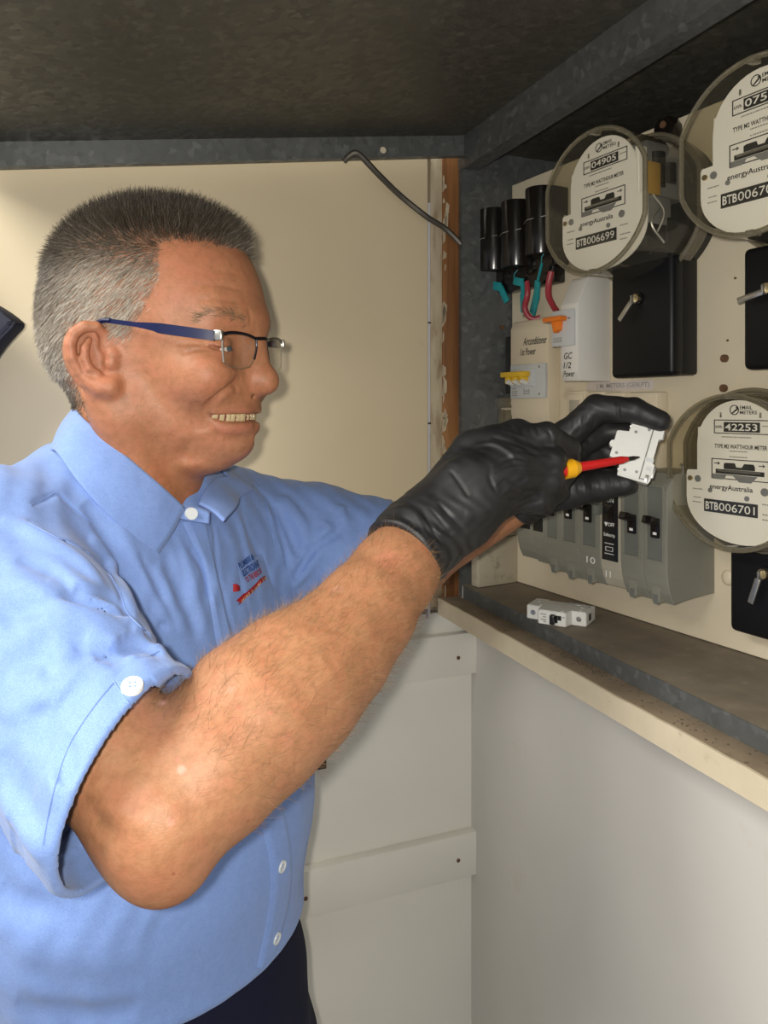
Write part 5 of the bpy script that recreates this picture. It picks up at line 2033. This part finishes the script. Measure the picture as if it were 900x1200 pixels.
def shirt(p):
    b = torso(p, 0.006)
    b = smax(b, -0.492 - 0.10 * (p[:, 1] - 0.66) - p[:, 2], 0.012)
    sr, sl = sleeve_r(p), sleeve_l(p)
    ur, ul = (p - HC) @ HA, (p - LC) @ LA
    d = smin(smin(b, smax(sr, ur, 0.0025), 0.022), smax(sl, ul, 0.0025), 0.022)
    w = smin(smin(b, sr, 0.022), sl, 0.022)              # the same, its sleeves running on past their hems
    m = np.where((np.abs(d) < 0.026) | (np.abs(w) < 0.026))[0]
    e = np.zeros(len(p), F4)
    if len(m):
        r, q = p[m], np.zeros(len(m), F4)
        for pts, a, s, tp in FOLDS:
            q -= a * groove(r, pts, s, tp)
        # broad unevenness of soft cloth
        q -= 0.0011 * (np.sin(r[:, 0] * 95 + r[:, 2] * 62 + 2 * np.sin(r[:, 1] * 40)) * np.sin(r[:, 2] * 78 - r[:, 0] * 30 + 1.3)).astype(F4)
        q -= 0.0005 * np.sin(r[:, 0] * 210 + r[:, 1] * 160 + 3 * np.sin(r[:, 2] * 60)).astype(F4)
        q = 0.0065 * np.tanh(q / 0.0065)
        q += hem_lines(r)
        q *= np.clip(-ur[m] / 0.008, 0.12, 1) * np.clip(-ul[m] / 0.008, 0.12, 1)
        e[m] = q
    d, w = d + e, w + e
    # hollow of the sleeve openings, a cloth's thickness inside
    cr = np.maximum(np.maximum(w + 0.0052, sr - 0.002), -(ur + 0.085))
    cl = np.maximum(np.maximum(w + 0.0052, sl - 0.002), -(ul + 0.06))
    d = np.maximum(d, -cr)
    d = np.maximum(d, -cl)
    return d


_t0 = _time.time()
SV, SQ = surface(shirt, (-0.46, 0.34, -0.56), (0.05, 0.96, -0.02), 0.0018, 5)
shirt_o = soft_mesh('shirt', SV, SQ, M['shirt'], man, None, INV)
print('shirt', len(SV), round(_time.time() - _t0, 1))


def sheet(name, rows, mat, parent, thick=0.0018, nu=40, nv=10, bulge=0.0, up=None):
    """cloth sheet lofted through rows of points, given thickness"""
    rows = [np.array(spline(r, nu // (len(r) - 1))) for r in rows]
    k = min(len(r) for r in rows)
    rows = [r[:k] for r in rows]
    cols = [np.array(spline([r[i] for r in rows], nv)) for i in range(k)]
    g = np.array(cols)
    a, b = np.gradient(g, axis=0), np.gradient(g, axis=1)
    nr = np.cross(a, b)
    nr /= np.linalg.norm(nr, axis=2)[..., None] + 1e-9
    if np.sum(nr @ np.array([0.3, -1, 0.1])) < 0: nr = -nr
    w = np.sin(np.pi * np.linspace(0, 1, g.shape[1]))[None, :, None]
    g = g + nr * bulge * w
    f, bk = (g + nr * thick / 2).reshape(-1, 3), (g - nr * thick / 2).reshape(-1, 3)
    U, W = g.shape[:2]
    idx = np.arange(U * W).reshape(U, W)
    q = np.stack([idx[:-1, :-1], idx[1:, :-1], idx[1:, 1:], idx[:-1, 1:]], -1).reshape(-1, 4)
    n = U * W
    fs = [q, q[:, ::-1] + n]
    for e in (idx[0], idx[-1][::-1], idx[:, 0][::-1], idx[:, -1]):
        fs.append(np.stack([e[:-1], e[1:], e[1:] + n, e[:-1] + n], 1))
    o = soft_mesh(name, np.concatenate([f, bk]).astype(F4), np.concatenate(fs), mat, parent, None, INV)
    bm = bmesh.new(); bm.from_mesh(o.data); bmesh.ops.recalc_face_normals(bm, faces=bm.faces); bm.to_mesh(o.data); bm.free()
    return o


# collar: the near leaf runs round the neck to the far one
T = TP((216, 595, .624), (190, 571, .610), (155, 541, .600), (122, 512, .600), (96, 489, .612)) + [V(-0.272, 0.655, 0.002), V(-0.268, 0.695, -0.002), V(-0.235, 0.722, -0.022)] + TP((262, 553, .722), (251, 562, .690), (240, 574, .664), (233, 591, .646))
B = TP((181, 657, .597), (147, 623, .580), (113, 590, .570), (88, 560, .570), (66, 529, .588)) + [V(-0.296, 0.660, -0.040), V(-0.290, 0.712, -0.045), V(-0.245, 0.752, -0.060)] + TP((290, 568, .765), (281, 583, .712), (277, 594, .672), (262, 611, .634))
C_ = [lerp(a, b, 0.42) + (np.array([(a[0] + b[0]) / 2 + 0.222, (a[1] + b[1]) / 2 - 0.666, 0]) / max(np.hypot((a[0] + b[0]) / 2 + 0.222, (a[1] + b[1]) / 2 - 0.666), 1e-6) * 0.0035).astype(F4) for a, b in zip(T, B)]
col = sheet('collar', [T, C_, B], M['shirt'], man, 0.0022, 66, 9)
# collar stand with its button
st_t = TP((214, 592, .626), (224, 594, .630), (235, 596, .634), (246, 601, .636))
st_b = TP((208, 607, .618), (220, 610, .622), (233, 612, .626), (245, 614, .630))
sheet('collar_stand', [st_t, st_b], M['shirt'], man, 0.002, 12, 4)


def on_shirt(pts, lift=0.0, y1=1.0):
    q = march(shirt, pts, y1=y1)
    g = grad(shirt, q)
    return q + g * lift, g


def ribbon(name, left, right, mat, lift=0.0016, n=50, inner=4):
    """strip of cloth laid on the shirt between two frame polylines"""
    a = np.array(spline([np.array(p, float) for p in left], max(2, n // (len(left) - 1))))
    b = np.array(spline([np.array(p, float) for p in right], max(2, n // (len(right) - 1))))
    k = min(len(a), len(b))
    t = np.linspace(0, 1, inner + 2)
    grid = a[:k, None] * (1 - t)[None, :, None] + b[:k, None] * t[None, :, None]
    q, g = on_shirt(grid.reshape(-1, 2))
    hgt = np.full(len(t), lift); hgt[0] = hgt[-1] = -0.001
    up = q + g * np.tile(hgt, k)[:, None]
    idx = np.arange(k * len(t)).reshape(k, -1)
    f = np.stack([idx[:-1, :-1], idx[:-1, 1:], idx[1:, 1:], idx[1:, :-1]], -1).reshape(-1, 4)
    return soft_mesh(name, up.astype(F4), f[:, ::-1], mat, man, None, INV)


def disc(name, px, py, r, mat, lift=0.0012, holes=True):
    q, g = on_shirt([(px, py)])
    c, z = q[0], g[0]
    x = np.cross((0, 0, 1), z); x /= np.linalg.norm(x)
    y = np.cross(z, x)
    m = matrix(c, x, y, z)
    b = MB()
    prof = [(0.0, 0.0018), (r * 0.55, 0.0017), (r * 0.70, 0.0022), (r * 0.92, 0.0022), (r, 0.0014), (r, -0.001)]
    n = 24
    rings = [[b.bm.verts.new((rr * math.cos(2 * math.pi * i / n), rr * math.sin(2 * math.pi * i / n), h + lift)) for i in range(n)] for rr, h in prof[1:]]
    top = b.bm.verts.new((0, 0, prof[0][1] + lift))
    for i in range(n):
        b.bm.faces.new((top, rings[0][i], rings[0][(i + 1) % n]))
        for k in range(len(rings) - 1):
            b.bm.faces.new((rings[k][i], rings[k + 1][i], rings[k + 1][(i + 1) % n], rings[k][(i + 1) % n]))
    o = b.build(name, mat, man, INV @ m)
    if holes:
        h = MB()
        for s, t in ((1, 1), (1, -1), (-1, 1), (-1, -1)):
            h.cyl((s * r * 0.22, t * r * 0.22, 0.0012 + lift), (s * r * 0.22, t * r * 0.22, 0.0020 + lift), r * 0.11, n=8)
        ho = h.build('button_stitch', M['shirt_thread'], o)
        ho['kind'] = 'stuff'
    return o


ribbon('placket', [(213, 612), (226, 640), (236, 660), (244, 700), (254, 760), (268, 830), (290, 910), (305, 968), (316, 1020), (312, 1075), (300, 1135)],
       [(243, 612), (248, 640), (252, 665), (262, 710), (278, 770), (296, 830), (322, 905), (337, 965), (342, 1010), (338, 1060), (322, 1112)], M['shirt'], 0.0030, 110, 6)
disc('button', 327, 1014, 0.0052, M['button'], 0.0022)
disc('button', 321, 1098, 0.0052, M['button'], 0.0022)
disc('button', 155, 807, 0.0062, M['button'], 0.0016)
c, z = P(224, 602, 0.6235), np.array([0.55, -0.83, 0.05]); z /= np.linalg.norm(z)
bx = np.cross((0, 0, 1), z); bx /= np.linalg.norm(bx)
MB().cyl((0, 0, -0.001), (0, 0, 0.0024), 0.0054, 0.0050, n=24).build('button', M['button'], man, INV @ matrix(c, bx, np.cross(z, bx), z))
# sleeve tab and breast pockets
ribbon('sleeve_tab', [(131, 795), (150, 775), (170, 768)], [(160, 838), (190, 806), (205, 792)], M['shirt'], 0.0012, 16, 6)
ribbon('pocket', [(276, 662), (284, 700), (298, 745)], [(309, 648), (322, 690), (338, 728)], M['shirt'], 0.0012, 16, 8)

# embroidered badge over the pocket: two blue lines, a red line, a red bar with pale stitches
M['emb_blue'] = plain('embroidery_blue', (0.006, 0.045, 0.22), 0.6)
M['emb_red'] = plain('embroidery_red', (0.30, 0.008, 0.012), 0.6)
M['emb_pale'] = plain('embroidery_pale', (0.62, 0.42, 0.26), 0.6)


def stitched(name, body, quad, mat, lift=0.0022, parent=None):
    """lettering mapped into the frame quad (bottom-left, bottom-right, top-right, top-left) and laid on the cloth"""
    me = text_mesh(body, 1.0, 'CENTER', 0, 1.0, 0.035)
    v = np.empty(len(me.vertices) * 3, F4)
    me.vertices.foreach_get('co', v)
    v = v.reshape(-1, 3)
    lo, hi = v.min(0), v.max(0)
    u = (v[:, :2] - lo[:2]) / (hi - lo)[:2]
    a, b, c, d = [np.array(x, float) for x in quad]
    px = a * ((1 - u[:, 0]) * (1 - u[:, 1]))[:, None] + b * (u[:, 0] * (1 - u[:, 1]))[:, None] + c * (u[:, 0] * u[:, 1])[:, None] + d * ((1 - u[:, 0]) * u[:, 1])[:, None]
    q, g = on_shirt(px)
    q = q + g * lift - PERSON
    me.vertices.foreach_set('co', q.astype(F4).ravel())
    me.update()
    return put(name, me, mat, parent or man)


badge = ribbon('badge', [(276.5, 703.5), (293, 688), (307.5, 674)], [(279, 710), (295, 694.5), (310, 680.5)], M['emb_red'], 0.0026, 24, 3)
badge['label'] = 'embroidered work badge with blue and red lettering'
stitched('stitch_lettering', 'PLUMBERS &', [(279, 668), (296, 656), (294, 649), (276.5, 661)], M['emb_blue'], parent=badge)
stitched('stitch_lettering', 'ELECTRICIANS', [(283.5, 677), (302, 664.5), (299.5, 656.5), (280.5, 669)], M['emb_blue'], parent=badge)
stitched('stitch_lettering', 'TO THE RESCUE', [(287, 684.5), (305, 672), (303, 665.5), (284.5, 678)], M['emb_red'], parent=badge)
sv = stitched('pale_stitches', 'I H I N E  O  H I M I  I N', [(279.6, 707.3), (308.2, 679.6), (307.0, 676.4), (278.4, 704.3)], M['emb_pale'], 0.0036, parent=badge)
ribbon('red_stitches', [(272.5, 684), (272.5, 694)], [(280, 688), (281, 692)], M['emb_red'], 0.0024, 6, 3).parent = badge
bpy.data.objects['red_stitches'].parent = badge

# seams as fine thread lines
def seam(pts, r=0.00035, lift=0.0004, n=10):
    pix = np.array(spline([np.array(p, float) for p in pts], n))
    q, g = on_shirt(pix, lift)
    return MB().tube(list(q), r, 5).build('seam', M['shirt_thread'], man, INV)


seam([(36, 592), (52, 585), (67, 578), (90, 597), (106, 612)])
seam([(34, 614), (66, 630), (100, 646), (124, 668), (140, 694), (150, 720), (176, 745)])
seam([(186, 763), (141, 792), (96, 848), (70, 900), (56, 960), (50, 990)])
seam([(131, 796), (146, 818), (160, 838)])
seam([(318, 582), (330, 625), (338, 668), (345, 700)])
seam([(298, 566), (312, 590), (322, 640)])

# ---------------------------------------------------------------- trousers and shoes
def trousers(p):
    d = ell(p, (-0.207, 0.70, -0.62), (0.120, 0.168, 0.24), TR)
    for s, hip, kn, an in ((-1, V(-0.245, 0.615, -0.70), V(-0.205, 0.60, -1.10), V(-0.235, 0.59, -1.53)), (1, V(-0.165, 0.785, -0.70), V(-0.115, 0.775, -1.10), V(-0.135, 0.775, -1.53))):
        d = smin(d, chain(p, [hip, kn, an], [0.094, 0.072, 0.058], 0.03), 0.035)
    d = smax(d, p[:, 2] + 0.478, 0.004)
    d = smax(d, -1.535 - p[:, 2], 0.003)
    d = d - 0.0015 * (np.sin(p[:, 2] * 60 + p[:, 0] * 40) * np.sin(p[:, 1] * 70 + p[:, 2] * 25)).astype(F4)
    return d


tv, tq = surface(trousers, (-0.46, 0.42, -1.56), (0.02, 0.96, -0.46), 0.0045, 4)
tr = soft_mesh('trousers', tv, tq, M['trousers'], man, None, INV)
M['leather'] = plain('black_leather', (0.012, 0.011, 0.010), 0.4)
for s, a in ((-1, V(-0.235, 0.59, -1.53)), (1, V(-0.135, 0.775, -1.53))):
    fw = TF.astype(F4)

    def shoe(p):
        d = chain(p, [a + V(0, 0, -0.005), a + fw * 0.06 + V(0, 0, -0.012), a + fw * 0.17 + V(0, 0, -0.026)], [0.046, 0.043, 0.036], 0.02)
        d = smin(d, cap(p, a - fw * 0.03 + V(0, 0, -0.02), a + V(0, 0, -0.01), 0.038, 0.044), 0.02)
        return smax(d, FLOOR + 0.001 - p[:, 2], 0.004)
    v_, q_ = surface(shoe, a - V(0.12, 0.16, 0.07), a + V(0.26, 0.12, 0.07), 0.004, 3)
    soft_mesh('shoe', v_, q_, M['leather'], man, None, INV)

# ---------------------------------------------------------------- gloves
t = NT('black_nitrile')
v = t.coord()
t.set(Base_Color=t.ramp(t.noise(v, 60, 3), [(0.3, (0.010, 0.010, 0.011)), (0.7, (0.018, 0.018, 0.019))]), Roughness=t.ramp(t.noise(v, 30, 3), [(0.3, 0.44), (0.7, 0.58)]))
t.bump(t.noise(t.coord((1, 1, 1)), 700, 2), 0.10, 0.0005)
M['nitrile'] = t.m

GR, GL = [], []


def crease(lst, f, pts, amp, s, taper=True):
    lst.append((np.array(spline(on(f, pts), 5), F4), amp * 0.0009, s * 0.001, taper))


def glove_r0(p):
    d = hand_r(p)
    u = (WR - ER) / np.linalg.norm(WR - ER)
    d = smin(d, cap(p, WR - u * 0.016, WR + u * 0.03, 0.0325, 0.0305), 0.012)
    d = smin(d, cap(p, WR + u * 0.01, lerp(RM[1], RM[2], 0.5), 0.0315, 0.0225), 0.015)
    return d - 0.0014


def glove_l0(p):
    d = hand_l(p)
    u = (WL - EL) / np.linalg.norm(WL - EL)
    d = smin(d, cap(p, WL - u * 0.012, WL + u * 0.03, 0.0300, 0.0290), 0.012)
    return d - 0.0014


for pts, a, s in (
        ([(527, 551), (538, 565), (549, 583)], -1.6, 1.5), ([(512, 588), (528, 605), (545, 621)], -1.6, 1.6), ([(502, 594), (518, 612), (530, 626)], -1.2, 1.4),
        ([(494, 598), (508, 622), (520, 645)], -1.4, 1.6), ([(486, 600), (500, 628), (512, 655)], 1.2, 1.8), ([(470, 605), (482, 612), (490, 628)], -1.0, 1.6),
        ([(556, 522), (578, 520), (598, 530), (606, 544)], 1.6, 2.2), ([(575, 512), (604, 520), (632, 534)], -1.8, 2.2), ([(568, 500), (600, 508), (636, 522)], 1.4, 2.0),
        ([(578, 548), (590, 540), (604, 536), (618, 540)], -1.6, 1.8), ([(580, 560), (592, 551), (608, 548), (624, 552)], 1.4, 1.8), ([(582, 572), (594, 562), (606, 566), (618, 560)], -1.7, 1.7),
        ([(586, 582), (598, 572), (610, 576), (622, 570)], 1.3, 1.7), ([(590, 592), (600, 586), (612, 588), (628, 580)], -1.3, 1.7), ([(576, 545), (574, 560), (582, 578)], -1.4, 1.8),
        ([(597, 497), (602, 504), (603, 512)], -1.4, 1.3), ([(606, 496), (611, 503), (613, 511)], -1.5, 1.3), ([(616, 496), (620, 502), (622, 510)], -1.4, 1.3), ([(626, 498), (630, 504), (632, 511)], -1.2, 1.3),
        ([(640, 502), (646, 512), (648, 526)], -1.3, 1.5), ([(600, 600), (616, 592), (636, 586)], -1.5, 1.8), ([(604, 528), (622, 530), (640, 532)], -2.0, 1.8), ([(604, 552), (624, 554), (642, 555)], -2.0, 1.7),
        ([(604, 574), (622, 576), (638, 576)], -1.6, 1.6), ([(520, 540), (548, 530), (575, 532)], -0.9, 2.5), ([(545, 600), (565, 600), (585, 592)], 1.0, 4.0)):
    crease(GR, glove_r0, pts, a, s)
for i in range(9):
    x = 672 + i * 8
    crease(GL, glove_l0, [(x, 556 - i * 0.2), (x + 5, 568), (x + 6, 580)], -1.0 if i % 2 else 0.7, 1.4)
for i in range(7):
    x = 672 + i * 8
    crease(GL, glove_l0, [(x - 4, 512 - i * 2), (x, 500 - i * 2), (x + 1, 488 - i)], -0.9 if i % 2 else 0.6, 1.4)
crease(GL, glove_l0, [(722, 468), (724, 478), (725, 490)], -1.8, 1.3)
crease(GL, glove_l0, [(664, 505), (682, 520), (698, 540)], -1.6, 2.0)


def make_glove(f0, lst, w, e, back, lo, hi, name):
    u = ((w - e) / np.linalg.norm(w - e)).astype(F4)

    def f(p):
        d = f0(p)
        m = np.where(np.abs(d) < 0.012)[0]
        if len(m):
            r, q = p[m], d[m]
            for pts, a, s, tp in lst:
                q = q - a * groove(r, pts, s, tp)
            q = q - 0.00016 * np.sin(r[:, 0] * 420 + 4 * np.sin(r[:, 2] * 160) + r[:, 1] * 200).astype(F4)
            # rolled cuff and slack at the wrist
            t_ = (r - w) @ u
            q = q - 0.0012 * np.exp(-((t_ + back - 0.003) / 0.0018) ** 2).astype(F4) - 0.0008 * (np.sin(t_ * 520 + 3 * np.sin(r[:, 2] * 120)) * np.exp(-((t_ + back - 0.018) / 0.014) ** 2)).astype(F4)
            d[m] = q
        d = smax(d, -((p - w) @ u) - back, 0.0012)
        return d
    v_, q_ = surface(f, lo, hi, 0.0011, 5)
    return soft_mesh(name, v_, q_, M['nitrile'], man, None, INV)


ar = np.array(ALLR); al_ = np.array(ALLL)
g1 = make_glove(glove_r0, GR, WR, ER, 0.017, ar.min(0) - 0.05, ar.max(0) + 0.03, 'glove')
g2 = make_glove(glove_l0, GL, WL, EL, 0.012, al_.min(0) - 0.05, al_.max(0) + 0.03, 'glove')
print('gloves', round(_time.time() - _t0, 1))

# ---------------------------------------------------------------- spectacles
M['navy_metal'] = plain('navy_frame', (0.003, 0.007, 0.050), 0.42, metal=0.0, var=0.1, spec=0.25)
M['dark_metal'] = plain('dark_frame', (0.012, 0.013, 0.022), 0.3, metal=0.5)
O = from_head(np.array([-0.1134, MID, 0.055]))
GM = matrix(O + np.array([0, 0, 0.0055]), HF, HL, (0, 0, 1)) @ Matrix.Rotation(math.radians(2.0), 4, 'X')
gl = empty('eyeglasses', GM)
tag(gl, 'half-rim spectacles with broad navy temples worn by the man', 'glasses')
GI = GM.inverted()


def gx(y):
    return 0.0075 * (1 - (y / 0.066) ** 2)


LO = [(-0.0640, -0.0005), (-0.050, 0.0015), (-0.030, 0.0010), (-0.0125, -0.0015), (-0.0120, -0.0095), (-0.0165, -0.0190), (-0.0250, -0.0255), (-0.040, -0.0275), (-0.056, -0.0255), (-0.0625, -0.0225), (-0.0640, -0.012)]
for s in (1, -1):
    ol = [(gx(y), s * y, z) for y, z in LO]
    m = MB()
    a = [m.bm.verts.new((x + 0.0006, y, z)) for x, y, z in ol]
    ctr = m.bm.verts.new((gx(0.038) + 0.0016, -s * 0.038 * -1 if False else s * -0.038, -0.013))
    for i in range(len(a)):
        m.bm.faces.new((a[i], a[(i + 1) % len(a)], ctr))
    m.build('lens', M['lens'], gl)
    MB().tube(spline([np.array(q) for q in ol[:4]], 8), 0.0014, 8).tube(spline([np.array(q) for q in ol[3:6]], 5), 0.0010, 8).build('rim', M['dark_metal'], gl)
    MB().tube([np.array(q) for q in ol[4:10]], 0.00045, 6).build('lens_edge', M['clear_rim'], gl)
    MB().tube([np.array(q) for q in ol[9:] + ol[:1]], 0.0007, 6).build('lens_edge', M['steel'], gl)
    MB().box(gx(0.064) - 0.006, gx(0.064) + 0.0015, s * -0.0675 - 0.001, s * -0.0675 + 0.003, -0.0055, 0.0025, bev=0.0008).build('end_piece', M['steel'], gl)
    # temple: broad strip narrowing to the ear
    tmpl = MB()
    ear_p = to_head(P(122, 379, 0.578)[None])[0] - np.array([-0.1134, MID, 0.055])
    xs = np.linspace(-0.004, ear_p[0], 24)
    top_, bot_ = [], []
    ys = []
    for i, x in enumerate(xs):
        t_ = i / 23
        zc = -0.0015 + (ear_p[2] + 0.0015) * t_
        hh = 0.0036 if t_ < 0.45 else 0.0036 - 0.0018 * min(1, (t_ - 0.45) / 0.25)
        ys.append(-0.0685 - 0.0135 * min(1.0, t_ / 0.5) ** 0.8)
        top_.append((x, zc + hh)); bot_.append((x, zc - hh * (1.25 if t_ < 0.5 else 1.0)))
    rings = []
    for (x, z1), (_, z0), y in zip(top_, bot_, ys):
        rings.append([tmpl.bm.verts.new((x, s * (y + dy), z)) for dy, z in ((-0.0009, z0), (0.0009, z0), (0.0009, z1), (-0.0009, z1))])
    for a_, b_ in zip(rings[:-1], rings[1:]):
        for k in range(4):
            tmpl.bm.faces.new((a_[k], a_[(k + 1) % 4], b_[(k + 1) % 4], b_[k]))
    tmpl.bm.faces.new(rings[0]); tmpl.bm.faces.new(rings[-1])
    # tip bending down behind the ear
    e0 = np.array([xs[-1], s * ys[-1], ear_p[2]])
    tmpl.tube(spline([e0 + np.array([0.004, 0, 0]), e0 + np.array([-0.006, 0, -0.001]), e0 + np.array([-0.018, s * 0.004, -0.012]), e0 + np.array([-0.024, s * 0.006, -0.028])], 6), 0.0020, 8)
    tmpl.build('temple', M['navy_metal'], gl)
    MB().tube(spline([(gx(0.0115) - 0.001, s * -0.0115, -0.010), (gx(0.011) - 0.007, s * -0.0135, -0.011), (gx(0.011) - 0.006, s * -0.0125, -0.015)], 5), 0.0005, 6).build('pad_arm', M['steel'], gl)
    MB().sphere((gx(0.011) - 0.007, s * -0.0120, -0.016), 0.0045, 12, (0.45, 0.35, 1.0)).build('nose_pad', M['clear'], gl)
MB().tube(spline([(gx(0.0125), -0.0125, -0.0015), (gx(0) + 0.002, -0.006, -0.0010), (gx(0) + 0.0028, 0, -0.0008), (gx(0) + 0.002, 0.006, -0.0010), (gx(0.0125), 0.0125, -0.0015)], 6), 0.0016, 8).build('bridge', M['dark_metal'], gl)
